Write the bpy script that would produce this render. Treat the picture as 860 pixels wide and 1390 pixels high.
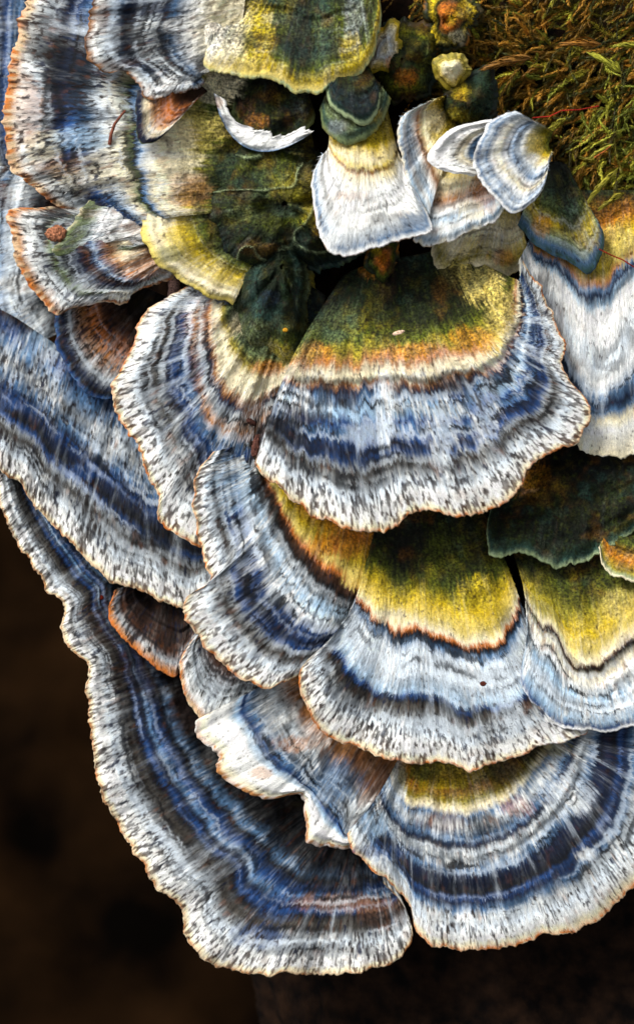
import bpy, math, random
import numpy as np

for o in list(bpy.data.objects):
    bpy.data.objects.remove(o, do_unlink=True)

# ------------------------------------------------------------------ frame
# The picture plane is a tilted plane over the log; one photo pixel = K metres.
K = 0.10 / 860.0            # the clump is about 10 cm wide
CXP, CYP = 430.0, 695.0     # photo centre
DIST = 0.40                 # camera distance (m)
ELEV = math.radians(50)     # the camera looks down at 50 degrees
H0 = 0.22                   # height of the picture plane's centre over the ground
EX = np.array([1.0, 0.0, 0.0])
EY = np.array([0.0, math.sin(ELEV), math.cos(ELEV)])
EZ = np.array([0.0, -math.cos(ELEV), math.sin(ELEV)])
ORG = np.array([0.0, 0.0, H0])

def world(px, py, z):
    """photo pixel + height over the plane (in pixels) -> metres"""
    px = np.asarray(px, float); py = np.asarray(py, float); z = np.asarray(z, float) * K
    f = (DIST - z) / DIST
    X = (px - CXP) * K * f
    Y = -(py - CYP) * K * f
    return ORG + X[..., None] * EX + Y[..., None] * EY + z[..., None] * EZ

def frame_dir(x, y, z):
    v = x * EX + y * EY + z * EZ
    return v / np.linalg.norm(v)

# ------------------------------------------------------------------ camera, sky, sun, exposure
scene = bpy.context.scene
col = scene.collection
from mathutils import Vector, Matrix
cam_d = bpy.data.cameras.new('camera')
cam = bpy.data.objects.new('camera', cam_d); col.objects.link(cam)
cam_d.sensor_fit = 'VERTICAL'; cam_d.sensor_height = 36.0; cam_d.sensor_width = 36.0
cam_d.lens = 36.0 * DIST / (1390 * K)
cam_d.clip_start = 0.01; cam_d.clip_end = 50
cam.matrix_world = Matrix(((EX[0], EY[0], EZ[0], ORG[0] + EZ[0] * DIST),
                           (EX[1], EY[1], EZ[1], ORG[1] + EZ[1] * DIST),
                           (EX[2], EY[2], EZ[2], ORG[2] + EZ[2] * DIST),
                           (0, 0, 0, 1)))
cam_d.dof.use_dof = True
cam_d.dof.focus_distance = DIST - 85 * K
cam_d.dof.aperture_fstop = 18
scene.camera = cam

SUN = frame_dir(-0.50, 0.60, 0.62)
sun_el = math.asin(SUN[2]); sun_az = math.atan2(SUN[0], SUN[1])
w = bpy.data.worlds.new('World'); scene.world = w; w.use_nodes = True
nt = w.node_tree; bgn = nt.nodes['Background']
sky = nt.nodes.new('ShaderNodeTexSky'); sky.sky_type = 'NISHITA'; sky.sun_disc = False
sky.sun_elevation = sun_el; sky.sun_rotation = sun_az
sky.air_density = 1.0; sky.dust_density = 4.0; sky.ozone_density = 1.0
hs = nt.nodes.new('ShaderNodeHueSaturation'); hs.inputs['Saturation'].default_value = 0.20   # overcast
nt.links.new(sky.outputs[0], hs.inputs['Color']); nt.links.new(hs.outputs[0], bgn.inputs['Color'])
bgn.inputs['Strength'].default_value = 0.062

sd = bpy.data.lights.new('sun', 'SUN'); sd.energy = 1.5; sd.angle = math.radians(26); sd.color = (1.0, 0.95, 0.88)
so = bpy.data.objects.new('sun', sd); col.objects.link(so)
so.rotation_euler = Vector(SUN).to_track_quat('Z', 'Y').to_euler()
so.location = Vector(ORG + SUN * 1.0)
scene.view_settings.view_transform = 'Standard'; scene.view_settings.look = 'None'
scene.view_settings.gamma = 1.0; scene.view_settings.use_curve_mapping = False
scene.view_settings.exposure = 1.2

# ------------------------------------------------------------------ noise
rng = np.random.default_rng(7)
def _hash(ix, iy, seed):
    h = (ix.astype(np.int64) * 374761393 + iy.astype(np.int64) * 668265263 + seed * 1442695041) & 0xFFFFFFFF
    h = ((h ^ (h >> 13)) * 1274126177) & 0xFFFFFFFF
    h = ((h ^ (h >> 16)) * 2246822519) & 0xFFFFFFFF
    return ((h ^ (h >> 15)) & 0xFFFFFF) / float(0xFFFFFF)
def noise(x, y, seed=0):
    x = np.asarray(x, float); y = np.asarray(y, float)
    x, y = np.broadcast_arrays(x, y)
    ix = np.floor(x); iy = np.floor(y); fx = x - ix; fy = y - iy
    fx = fx * fx * (3 - 2 * fx); fy = fy * fy * (3 - 2 * fy)
    a = _hash(ix, iy, seed); b = _hash(ix + 1, iy, seed); c = _hash(ix, iy + 1, seed); d = _hash(ix + 1, iy + 1, seed)
    return (a * (1 - fx) + b * fx) * (1 - fy) + (c * (1 - fx) + d * fx) * fy
def fbm(x, y, seed=0, oct=3):
    t = 0; a = 1; s = 0
    for i in range(oct):
        t = t + a * noise(x * 2 ** i, y * 2 ** i, seed + 17 * i); s += a; a *= .55
    return t / s
def sstep(a, b, x):
    t = np.clip((x - a) / (b - a), 0, 1); return t * t * (3 - 2 * t)
def lin(c):
    c = np.asarray(c, float) / 255.0
    return np.where(c <= 0.04045, c / 12.92, ((c + 0.055) / 1.055) ** 2.4)

PAL = dict(
    wh=(244, 246, 242), cw=(214, 226, 236), gw=(184, 194, 200), gr=(134, 142, 148), gb=(82, 120, 160), lb=(156, 188, 214), gh=(76, 72, 66),
    bl=(28, 74, 136), db=(12, 36, 74), nb=(9, 16, 25), bk=(14, 12, 13), br=(88, 50, 26), dr=(46, 25, 14), tn=(188, 130, 76),
    og=(204, 114, 36), cr=(246, 234, 196), cy=(232, 210, 112), ye=(210, 182, 28), ol=(100, 110, 20), ok=(48, 58, 13),
    dg=(28, 50, 22), gk=(13, 20, 9), oc=(204, 128, 20), gg=(112, 128, 84), tg=(58, 94, 84), td=(24, 46, 50), pg=(158, 176, 132), go=(166, 150, 42))
PAL = {k: lin(v) * 0.94 for k, v in PAL.items()}

# ------------------------------------------------------------------ materials
def node_mat(name):
    m = bpy.data.materials.new(name); m.use_nodes = True
    return m, m.node_tree, m.node_tree.nodes['Principled BSDF']

def cap_material(name, rough=0.8, bump=0.5, fine=9000.0, spec=0.25):
    m, t, p = node_mat(name)
    at = t.nodes.new('ShaderNodeAttribute'); at.attribute_name = 'Col'
    uv = t.nodes.new('ShaderNodeUVMap'); uv.uv_map = 'fibre'
    mp = t.nodes.new('ShaderNodeMapping'); mp.inputs['Scale'].default_value = (0.8, 0.17, 1.0)
    t.links.new(uv.outputs[0], mp.inputs[0])
    n1 = t.nodes.new('ShaderNodeTexNoise'); n1.inputs['Scale'].default_value = 1.0; n1.inputs['Detail'].default_value = 3.0
    t.links.new(mp.outputs[0], n1.inputs['Vector'])
    tc = t.nodes.new('ShaderNodeTexCoord')
    n2 = t.nodes.new('ShaderNodeTexNoise'); n2.inputs['Scale'].default_value = fine; n2.inputs['Detail'].default_value = 2.0
    t.links.new(tc.outputs['Object'], n2.inputs['Vector'])
    r1 = t.nodes.new('ShaderNodeMapRange'); r1.inputs['From Min'].default_value = .3; r1.inputs['From Max'].default_value = .7
    r1.inputs['To Min'].default_value = .72; r1.inputs['To Max'].default_value = 1.2
    t.links.new(n1.outputs['Fac'], r1.inputs['Value'])
    r2 = t.nodes.new('ShaderNodeMapRange'); r2.inputs['From Min'].default_value = .3; r2.inputs['From Max'].default_value = .7
    r2.inputs['To Min'].default_value = .75; r2.inputs['To Max'].default_value = 1.15
    t.links.new(n2.outputs['Fac'], r2.inputs['Value'])
    fw = t.nodes.new('ShaderNodeMix'); fw.inputs['A'].default_value = 1.0
    t.links.new(at.outputs['Alpha'], fw.inputs['Factor']); t.links.new(r1.outputs[0], fw.inputs['B'])
    mu = t.nodes.new('ShaderNodeMath'); mu.operation = 'MULTIPLY'
    t.links.new(fw.outputs['Result'], mu.inputs[0]); t.links.new(r2.outputs[0], mu.inputs[1])
    n3 = t.nodes.new('ShaderNodeTexNoise'); n3.inputs['Scale'].default_value = 2600; n3.inputs['Detail'].default_value = 2.0
    t.links.new(tc.outputs['Object'], n3.inputs['Vector'])
    r3 = t.nodes.new('ShaderNodeMapRange'); r3.inputs['From Min'].default_value = .36; r3.inputs['From Max'].default_value = .66
    r3.inputs['To Min'].default_value = .32; r3.inputs['To Max'].default_value = 1.65
    t.links.new(n3.outputs['Fac'], r3.inputs['Value'])
    gw_ = t.nodes.new('ShaderNodeMix'); gw_.inputs['B'].default_value = 1.0
    t.links.new(at.outputs['Alpha'], gw_.inputs['Factor']); t.links.new(r3.outputs[0], gw_.inputs['A'])
    mu2 = t.nodes.new('ShaderNodeMath'); mu2.operation = 'MULTIPLY'
    t.links.new(mu.outputs[0], mu2.inputs[0]); t.links.new(gw_.outputs['Result'], mu2.inputs[1])
    vm = t.nodes.new('ShaderNodeVectorMath'); vm.operation = 'SCALE'
    t.links.new(at.outputs['Color'], vm.inputs[0]); t.links.new(mu2.outputs[0], vm.inputs['Scale'])
    t.links.new(vm.outputs[0], p.inputs['Base Color'])
    ad = t.nodes.new('ShaderNodeMath'); ad.operation = 'ADD'
    t.links.new(n1.outputs['Fac'], ad.inputs[0]); t.links.new(n2.outputs['Fac'], ad.inputs[1])
    bp = t.nodes.new('ShaderNodeBump'); bp.inputs['Strength'].default_value = bump; bp.inputs['Distance'].default_value = 0.0002
    t.links.new(ad.outputs[0], bp.inputs['Height']); t.links.new(bp.outputs[0], p.inputs['Normal'])
    p.inputs['Roughness'].default_value = rough
    p.inputs['Specular IOR Level'].default_value = spec
    return m
MAT_CAP = cap_material('fungus_cap')
MAT_SMOOTH = cap_material('fungus_margin', 0.6, 0.25, 6000.0, 0.35)

def attr_mat(name, rough=.7, spec=.3, fine=5000., amp=.3):
    m, t, p = node_mat(name)
    at = t.nodes.new('ShaderNodeAttribute'); at.attribute_name = 'Col'
    tc = t.nodes.new('ShaderNodeTexCoord')
    n2 = t.nodes.new('ShaderNodeTexNoise'); n2.inputs['Scale'].default_value = fine; n2.inputs['Detail'].default_value = 3.0
    t.links.new(tc.outputs['Object'], n2.inputs['Vector'])
    r2 = t.nodes.new('ShaderNodeMapRange'); r2.inputs['From Min'].default_value = .3; r2.inputs['From Max'].default_value = .7
    r2.inputs['To Min'].default_value = 1 - amp; r2.inputs['To Max'].default_value = 1 + amp
    t.links.new(n2.outputs['Fac'], r2.inputs['Value'])
    vm = t.nodes.new('ShaderNodeVectorMath'); vm.operation = 'SCALE'
    t.links.new(at.outputs['Color'], vm.inputs[0]); t.links.new(r2.outputs[0], vm.inputs['Scale'])
    t.links.new(vm.outputs[0], p.inputs['Base Color'])
    p.inputs['Roughness'].default_value = rough; p.inputs['Specular IOR Level'].default_value = spec
    return m
MAT_FUZZ = attr_mat('fungus_hairs', .75, .2, 3000., .12)
MAT_MOSS = attr_mat('moss_leaf', .55, .35, 4000., .25)
MAT_BITS = attr_mat('debris', .9, .15, 3500., .75)

# ------------------------------------------------------------------ mesh helpers
def mesh_obj(name, verts, faces_flat, loop_tot, mat, parent=None, origin=None, colour=None, uv=None, smooth=True):
    me = bpy.data.meshes.new(name)
    v = np.asarray(verts, float).reshape(-1, 3)
    if origin is not None: v = v - origin
    ff = np.asarray(faces_flat, np.int32).ravel(); n = len(ff) // loop_tot
    me.vertices.add(len(v)); me.vertices.foreach_set('co', v.ravel().astype(np.float32))
    me.loops.add(len(ff)); me.loops.foreach_set('vertex_index', ff)
    me.polygons.add(n)
    me.polygons.foreach_set('loop_start', np.arange(0, len(ff), loop_tot, dtype=np.int32))
    me.polygons.foreach_set('loop_total', np.full(n, loop_tot, np.int32))
    if smooth: me.polygons.foreach_set('use_smooth', np.ones(n, bool))
    me.update(calc_edges=True)
    if colour is not None:
        a = me.attributes.new('Col', 'FLOAT_COLOR', 'POINT')
        c = np.ones((len(v), 4), np.float32); cin = np.asarray(colour); cin = cin.reshape(-1, cin.shape[-1]); c[:, :cin.shape[1]] = np.clip(cin, 0.0015, 1.0)
        a.data.foreach_set('color', c.ravel())
    if uv is not None:
        l = me.uv_layers.new(name='fibre')
        l.data.foreach_set('uv', np.asarray(uv, np.float32).reshape(-1, 2)[ff].ravel())
    me.materials.append(mat)
    o = bpy.data.objects.new(name, me); col.objects.link(o)
    if parent is not None: o.parent = parent
    elif origin is not None: o.location = Vector(origin)
    return o

def grid_faces(nr, nc, flip=False):
    i = np.arange(nr * nc).reshape(nr, nc)
    q = np.stack([i[:-1, :-1], i[1:, :-1], i[1:, 1:], i[:-1, 1:]], -1).reshape(-1, 4)
    return q[:, ::-1] if flip else q

def tag(o, label=None, cat=None, group=None, kind=None):
    if label: o['label'] = label
    if cat: o['category'] = cat
    if group: o['group'] = group
    if kind: o['kind'] = kind
    return o

def thing(name, loc, label, cat, group=None):
    o = bpy.data.objects.new(name, None); o.empty_display_size = 0.004
    col.objects.link(o); o.location = Vector(loc)
    return tag(o, label, cat, group)

# ------------------------------------------------------------------ the log
LOG_A, LOG_B = 650.0, 330.0
def log_z(px, py):
    cx = 560 + 0.30 * np.asarray(py, float)
    d = np.clip((np.asarray(px, float) - cx) / LOG_A, -.985, .985)
    return -45 - LOG_B * (1 - np.sqrt(1 - d * d))

def build_ground():
    n = 220
    xs = np.linspace(-1, 1, n); xs = np.sign(xs) * np.abs(xs) ** 2 * 1.6
    X, Y = np.meshgrid(xs, xs + 0.15)
    Z = 0.030 * (fbm(X * 9, Y * 9, 3, 4) - .5) + 0.012 * (fbm(X * 60, Y * 60, 5, 3) - .5)
    V = np.stack([X, Y, Z], -1)
    m, t, p = node_mat('forest_soil')
    tc = t.nodes.new('ShaderNodeTexCoord')
    n1 = t.nodes.new('ShaderNodeTexNoise'); n1.inputs['Scale'].default_value = 26; n1.inputs['Detail'].default_value = 6
    t.links.new(tc.outputs['Object'], n1.inputs['Vector'])
    cr = t.nodes.new('ShaderNodeValToRGB')
    e = cr.color_ramp.elements
    e[0].position = .38; e[0].color = (.0012, .0009, .0007, 1)
    e[1].position = .70; e[1].color = (.014, .0066, .0026, 1)
    t.links.new(n1.outputs['Fac'], cr.inputs[0]); t.links.new(cr.outputs[0], p.inputs['Base Color'])
    p.inputs['Roughness'].default_value = 1.0; p.inputs['Specular IOR Level'].default_value = 0
    o = mesh_obj('ground', V.reshape(-1, 3), grid_faces(n, n, True), 4, m)
    tag(o, 'dark brown forest soil far below the log', None, None, 'structure')
build_ground()

def build_log():
    ny, na = 260, 300
    # along the axis from above the frame to the ground
    yy = np.linspace(-620, 3100, ny)[:, None]
    an = np.linspace(0, 2 * math.pi, na, endpoint=False)[None, :]
    cx = 560 + 0.30 * yy
    px = cx + LOG_A * np.sin(an) * np.ones_like(yy)
    zc = -45 - LOG_B + LOG_B * np.cos(an) * np.ones_like(yy)
    r = fbm(an * 26 + 0 * yy, yy / 160 + 0 * an, 11, 4)
    ridge = np.abs(fbm(an * 17 + .02 * yy, yy / 110 + 0 * an, 23, 3) - .5) * 2
    dz = 26 * (r - .5) + 22 * ridge - 14
    px = px + dz * np.sin(an); zc = zc + dz * np.cos(an)
    # no perspective compensation outside the frame: a plain prism in metres
    X = (px - CXP) * K; Y = -(yy * np.ones_like(an) - CYP) * K; Z = zc * K
    V = ORG + X[..., None] * EX + Y[..., None] * EY + Z[..., None] * EZ
    idx = np.arange(ny * na).reshape(ny, na); nx = np.roll(idx, -1, axis=1)
    q = np.stack([idx[:-1], nx[:-1], nx[1:], idx[1:]], -1).reshape(-1, 4)
    m, t, p = node_mat('dark_bark')
    tc = t.nodes.new('ShaderNodeTexCoord')
    n1 = t.nodes.new('ShaderNodeTexNoise'); n1.inputs['Scale'].default_value = 300; n1.inputs['Detail'].default_value = 7
    t.links.new(tc.outputs['Object'], n1.inputs['Vector'])
    cr = t.nodes.new('ShaderNodeValToRGB'); e = cr.color_ramp.elements
    e[0].position = .35; e[0].color = (.003, .0022, .002, 1); e[1].position = .74; e[1].color = (.022, .011, .006, 1)
    t.links.new(n1.outputs['Fac'], cr.inputs[0]); t.links.new(cr.outputs[0], p.inputs['Base Color'])
    bp = t.nodes.new('ShaderNodeBump'); bp.inputs['Strength'].default_value = .8; bp.inputs['Distance'].default_value = .001
    t.links.new(n1.outputs['Fac'], bp.inputs['Height']); t.links.new(bp.outputs[0], p.inputs['Normal'])
    p.inputs['Roughness'].default_value = 1.0; p.inputs['Specular IOR Level'].default_value = 0.062
    org = V[ny // 2].mean(0)
    root = thing('rotting_log', org, 'dark brown rotting log carrying the clump of bracket fungi', 'log')
    mesh_obj('bark', V.reshape(-1, 3), q, 4, m, root, org)
    for k, row in (('sawn_end', 0), ('buried_end', ny - 1)):
        c = V[row].mean(0); vv = np.vstack([V[row], c[None]])
        i = np.arange(na); f = np.stack([i, np.roll(i, -1), np.full(na, na)], -1)
        if row == 0: f = f[:, ::-1]
        mesh_obj(k, vv, f, 3, m, root, org, smooth=False)
build_log()

# ------------------------------------------------------------------ bracket builder
def catmull(P, n_per=24):
    P = np.asarray(P, float); Q = np.vstack([2 * P[:1] - P[1:2], P, 2 * P[-1:] - P[-2:-1]])
    t = np.linspace(0, 1, n_per, endpoint=False)[:, None]; out = []
    for i in range(1, len(Q) - 2):
        a, b, c, d = Q[i - 1], Q[i], Q[i + 1], Q[i + 2]
        out.append(.5 * (2 * b + (c - a) * t + (2 * a - 5 * b + 4 * c - d) * t ** 2 + (3 * b - a - 3 * c + d) * t ** 3))
    out.append(P[-1:]); return np.vstack(out)

def hermite3(a, b, c, vm, V):
    """through a at 0, b at vm, c at 1 with a limited tangent at b; arrays [ns,k], V [nv]"""
    s1 = (b - a) / vm; s2 = (c - b) / (1 - vm)
    tm = np.where(s1 * s2 > 0, 2 * s1 * s2 / (s1 + s2 + 1e-9 * np.sign(s1 + s2 + 1e-12)), 0.25 * (s1 + s2))
    t0 = 1.5 * s1 - .5 * tm; t1 = 1.5 * s2 - .5 * tm
    out = np.zeros((len(V),) + a.shape)
    for i, v in enumerate(V):
        if v <= vm:
            h = vm; t = v / h; p0, p1, m0, m1 = a, b, t0 * h, tm * h
        else:
            h = 1 - vm; t = (v - vm) / h; p0, p1, m0, m1 = b, c, tm * h, t1 * h
        out[i] = (2*t**3-3*t**2+1)*p0 + (t**3-2*t**2+t)*m0 + (-2*t**3+3*t**2)*p1 + (t**3-t**2)*m1
    return out

STEP = 2.05
GROUP = 'bracket fungi of the clump'
TOTAL = [0]

def bracket(label, rows, z, zones, vm=.5, dz=None, blobs=(), rim=('cr', 'og'), seed=None, wav=7., ripple=2.4, fuzz=1.0,
            droop=7., groove=3.2, name='bracket_fungus', step=STEP, thick=3.8, foot=True, warp=1.0, hair=5.5, lump=1.0, arch=9., ledge=5., hv=1.0, ridge=0.):
    seed = seed if seed is not None else len(label) * 7 + int(rows[0][0][0])
    g = np.random.default_rng(seed)
    R = []
    for r in rows:
        a = r[0]; c = r[-1]; b = r[1] if len(r) == 3 else (a[0] + (c[0] - a[0]) * vm, a[1] + (c[1] - a[1]) * vm)
        R.append([*a, *b, *c])
    R = np.array(R, float); nrow = len(R)
    par = np.linspace(0, 1, nrow)[:, None]
    D = catmull(np.hstack([R, par]))
    # even spacing along the rim, partly along the middle
    seg = np.hypot(np.diff(D[:, 4]), np.diff(D[:, 5])) + .35 * np.hypot(np.diff(D[:, 2]), np.diff(D[:, 3]))
    cum = np.concatenate([[0], np.cumsum(seg)]); L = cum[-1]
    ns = int(max(24, L / step)); uu = np.linspace(0, L, ns)
    D = np.stack([np.interp(uu, cum, D[:, k]) for k in range(D.shape[1])], 1)
    A, B, C, PR = D[:, 0:2], D[:, 2:4], D[:, 4:6], D[:, 6]
    rl = np.hypot(*(B - A).T) + np.hypot(*(C - B).T)
    nv = int(max(16, np.percentile(rl, 80) / step))
    V = np.linspace(0, 1, nv)
    XY = hermite3(A, B, C, vm, V)                       # nv, ns, 2
    U = np.broadcast_to(uu[None], (nv, ns)); VV = np.broadcast_to(V[:, None], (nv, ns)); RL = np.broadcast_to(rl[None], (nv, ns))
    VP = VV * RL
    # scalloped rim
    dr = (C - B); dr = dr / (np.hypot(*dr.T)[:, None] + 1e-6)
    sc = ripple * ((noise(uu / 9, 0 * uu, seed) - .5) * 1.1 + (noise(uu / 24, 0 * uu, seed + 1) - .5) * 2.2 + (noise(uu / 3.5, 0 * uu, seed + 5) - .5) * .8)
    XY = XY + (VV ** 5)[..., None] * (sc[:, None] * dr)[None]
    z0, zm, z1 = z if len(z) == 3 else (z[0], z[0] + (z[1] - z[0]) * (vm ** .8), z[1])
    one = np.ones((ns, 1))
    Z = hermite3(z0 * one, zm * one, z1 * one, vm, V)[..., 0]
    if dz is not None:
        d = np.interp(PR, [q[0] for q in dz], [q[1] for q in dz]); Z = Z + d[None] * sstep(0, .8, VV)
    Z = Z + arch * (1 - (2 * PR - 1) ** 2)[None] * sstep(0, .5, VV)
    Z = Z - droop * sstep(.86, 1.02, VV) ** 1.5
    Z = Z + wav * VV ** 2 * ((noise(U / 70, VV * 1.2, seed + 2) - .5) * 2 + (noise(U / 26, VV * 1.5, seed + 3) - .5) * .9)
    Z = Z + 2.6 * VV * (noise(U / 11, VP / 90, seed + 4) - .5) + 7 * sstep(.1, .7, VV) * (noise(U / 38, VP / 400, seed + 13) - .5)
    wv = VV + .03 * (fbm(U / 50, VP / 70, seed + 6) - .5)
    Z = Z + groove * (noise(wv * 15, U / 300, seed + 8) - .5) * 2 * sstep(.15, .4, VV)
    Z = Z + .9 * (noise(U / 2.6, VP / 16, seed + 9) - .5) * sstep(.2, .5, VV)
    rt = np.maximum(1 - sstep(.3, .6, VV), np.interp(VV, [q[0] for q in zones], [q[4] for q in zones]))
    Z = Z + rt * lump * 12 * (noise(U / 48, VP / 220, seed + 14) - .5) * sstep(.03, .2, VV)
    Z = Z + rt * (lump * 16 * (fbm(XY[..., 0] / 30, XY[..., 1] / 30, seed + 10, 2) - .5) + 5 * (fbm(XY[..., 0] / 9, XY[..., 1] / 9, seed + 11) - .5))
    Z = Z + 1.4 * rt * (noise(XY[..., 0] / 3, XY[..., 1] / 3, seed + 12) - .5)
    rg = 0
    if ridge:
        rn = np.abs(fbm(XY[..., 0] / 48 + 3, XY[..., 1] / 40, seed + 70, 2) - .5); rg = 1 - sstep(.004, .045, rn); Z = Z + 6 * ridge * rg * sstep(1, .8, VV)
    # ---------------- pigment
    Z = Z + ledge * (1 - sstep(vm - .015, vm + .02, VV + .06 * (fbm(U / 70, VP / 80, seed + 20) - .5))) * sstep(.05, .3, VV)
    win = 1 - VV ** 6
    vw = VV + warp * win * (.06 * (fbm(U / 70, VP / 80, seed + 20) - .5) + .022 * (noise(U / 4.5, VP / 40, seed + 21) - .5) + .03 * (noise(U / 16, VP / 70, seed + 22) - .5))
    zs = [(q + (0, 0, 0))[:5] if len(q) < 5 else q for q in zones]
    zv = np.array([q[0] for q in zs]); zc = np.array([PAL[q[1]] for q in zs])
    c = np.stack([np.interp(vw, zv, zc[:, k]) for k in range(3)], -1)
    dash = np.interp(vw, zv, [q[2] for q in zs]); stk = np.interp(vw, zv, [q[3] for q in zs]); grn = np.interp(vw, zv, [q[4] for q in zs])
    def mix(c, to, a): return c + (to - c) * a[..., None]
    for (bx, by, rx, ry, cn, st) in blobs:
        dd = np.sqrt(((XY[..., 0] - bx) / rx) ** 2 + ((XY[..., 1] - by) / ry) ** 2)
        dd = dd + .55 * (fbm(XY[..., 0] / 13, XY[..., 1] / 13, seed + 31) - .5) + .5 * (noise(U / 4, VP / 30, seed + 32) - .5)
        c = mix(c, PAL[cn], st * (1 - sstep(.55, 1.1, dd)))
    sec = noise(U / 22, VP / 190, seed + 24)
    f1 = noise(U / 2.7, VP / 15, seed + 25); f2 = noise(U / 5.5, VP / 22, seed + 26); f3 = noise(U / 3.2, VP / 11, seed + 27)
    a = stk * sstep(.42, .78, .55 * f1 + .25 * f2 + .25 * sec)
    lum = c.mean(-1); c = mix(c, PAL['wh'], a * (.16 + .62 * sstep(.02, .35, lum)) * (.35 + .9 * sstep(.3, .7, sec)))
    a = stk * sstep(.5, .85, f3) * .48
    c = c * (1 - a)[..., None]
    bt = .55 * noise(U / 9, VP / 13, seed + 44) + .45 * noise(U / 30, VP / 11, seed + 45)
    c = mix(c, PAL['nb'], stk * .55 * sstep(.58, .74, bt) * (1 - sstep(.8, .9, VV)))
    rs = .6 * noise(U / 7, VP / 12, seed + 46) + .4 * fbm(U / 40, VP / 30, seed + 47)
    c = mix(c, PAL['br'] + (PAL['og'] - PAL['br']) * (noise(U / 5, VP / 9, seed + 50) * .5)[..., None], stk * .6 * sstep(.62, .74, rs) * sstep(-.05, .05, (c[..., 0] - c[..., 2]) + .04))
    dash = dash * np.clip(.45 + 1.1 * fbm(U / 45, VP / 22, seed + 57), .4, 1.25)
    ds = .78 + .4 * g.random(); dl = .65 + .7 * g.random()
    n = .8 * noise(U / (2.8 * ds), VP / (7.5 * dl), seed + 28) + .2 * noise(U / 9, VP / 26, seed + 29)
    th = .87 - .36 * dash
    a = sstep(th - .02, th + .045, n) * np.clip(dash * 3, 0, 1)
    dcol = PAL['bk'] + (PAL['dr'] - PAL['bk']) * noise(U / 14, VP / 20, seed + 30)[..., None]
    dcol = dcol + (PAL['br'] - dcol) * (.8 * sstep(.92, .99, VV))[..., None]
    c = mix(c, PAL[rim[0]], .5 * sstep(.945, .985, VV) * sstep(.42, .6, noise(U / 6, VP / 60, seed + 55)))
    dcol = dcol + (PAL['db'] - dcol) * (.7 * sstep(.5, .75, noise(U / 12, VP / 16, seed + 58)) * (1 - sstep(.88, .95, VV)))[..., None]
    c = c + (dcol - c) * (a * (.6 + .4 * noise(U / 3, VP / 8, seed + 59)))[..., None]
    ln = noise(vw * 34, U / 160, seed + 33)
    zl_ = sstep(.3, .5, VV) * (1 - sstep(.84, .92, VV)) * np.clip(stk * 1.6, 0, 1)
    c = c * (1 + .7 * (ln - .5) * zl_)[..., None]
    l2 = noise(vw * 52 + 3.1, U / 130, seed + 54)
    pres = sstep(.3, .6, noise(U / 34, vw * 26, seed + 56)); c = mix(c, PAL['nb'], .85 * zl_ * pres * sstep(.66, .74, l2)); c = mix(c, PAL['cw'], .45 * zl_ * sstep(.015, .15, lum) * sstep(.68, .8, 1 - l2))
    ray = sstep(.6, .8, .6 * noise(U / 13 + 2. * noise(U / 30, VP / 60, seed + 62), VP / 160, seed + 61) + .4 * noise(U / 26, VP / 300, seed + 63)) * sstep(.45, .6, VV) * (1 - sstep(.84, .94, VV))
    c = mix(c, PAL['cw'], .42 * np.clip(stk * 1.5, 0, 1) * ray * (.1 + 1.3 * f1))
    gx, gy = XY[..., 0], XY[..., 1]
    g1 = noise(gx / 2.6, gy / 2.6, seed + 34); g2 = fbm(gx / 15, gy / 15, seed + 35); g3 = noise(gx / 4.2, gy / 4.2, seed + 36)
    c = c * np.clip(1 + grn * ((g1 - .5) * 1.0 + (g2 - .5) * 1.6), .2, 2.0)[..., None]
    c = mix(c, PAL['ol'], grn * .35 * sstep(.66, .9, g3)); c = mix(c, PAL['gk'], grn * .4 * sstep(.64, .86, noise(gx / 6, gy / 6, seed + 37)))
    c = mix(c, PAL['ye'], grn * .2 * sstep(.55, .8, .6 * fbm(gx / 40, gy / 40, seed + 48) + .4 * fbm(gx / 12, gy / 12, seed + 51))); c = mix(c, PAL['gk'], grn * .55 * sstep(.48, .75, .6 * fbm(gx / 44, gy / 44, seed + 49) + .4 * fbm(gx / 11, gy / 11, seed + 53)))
    c = mix(c, PAL['oc'], grn * .2 * sstep(.54, .8, fbm(gx / 26, gy / 26, seed + 71))); c = mix(c, PAL['tg'], grn * .4 * sstep(.57, .72, fbm(gx / 24, gy / 24, seed + 72)))
    if ridge: c = mix(c, PAL['pg'], .65 * rg * (.4 + .6 * g1))
    c = mix(c, PAL['dr'], .7 * sstep(.86, .93, noise(gx / 3.4, gy / 3.4, seed + 38)))       # stray spore and dirt specks
    c = c * (.86 + .28 * fbm(gx / 50, gy / 50, seed + 39))[..., None]
    lum = c.mean(-1); c = c * (.62 + .42 * sstep(0, .25, lum) + .06 * sstep(.3, .7, lum))[..., None]
    c = np.clip(c, .002, .9)
    # ---------------- meshes
    TP = world(XY[..., 0], XY[..., 1], Z)
    zl = np.minimum(log_z(A[:, 0], A[:, 1]), z0 - 25) if foot else np.full(ns, z0 - 14.)
    tt = thick + 9 * (1 - VV) + np.clip(z0 - zl, 0, 130)[None] * (1 - VV) ** 4
    tt = tt * np.ones_like(Z)
    UP = world(XY[..., 0], XY[..., 1], Z - tt)
    org = UP[0].mean(0)
    root = thing(name, org, label, 'fungus', GROUP)
    tri = 2 * (nv - 1) * (ns - 1)
    cap = mesh_obj('cap', TP.reshape(-1, 3), grid_faces(nv, ns), 4, MAT_CAP, root, org, np.concatenate([c, (1 - np.clip(grn * 1.4, 0, 1))[..., None]], -1).reshape(-1, 4), np.stack([U, VP], -1).reshape(-1, 2))
    # underside, coarser, with side walls
    k = 3
    si = np.unique(np.append(np.arange(0, ns, k), ns - 1)); vi = np.unique(np.append(np.arange(0, nv, k), nv - 1))
    ug = UP[np.ix_(vi, si)]
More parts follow.
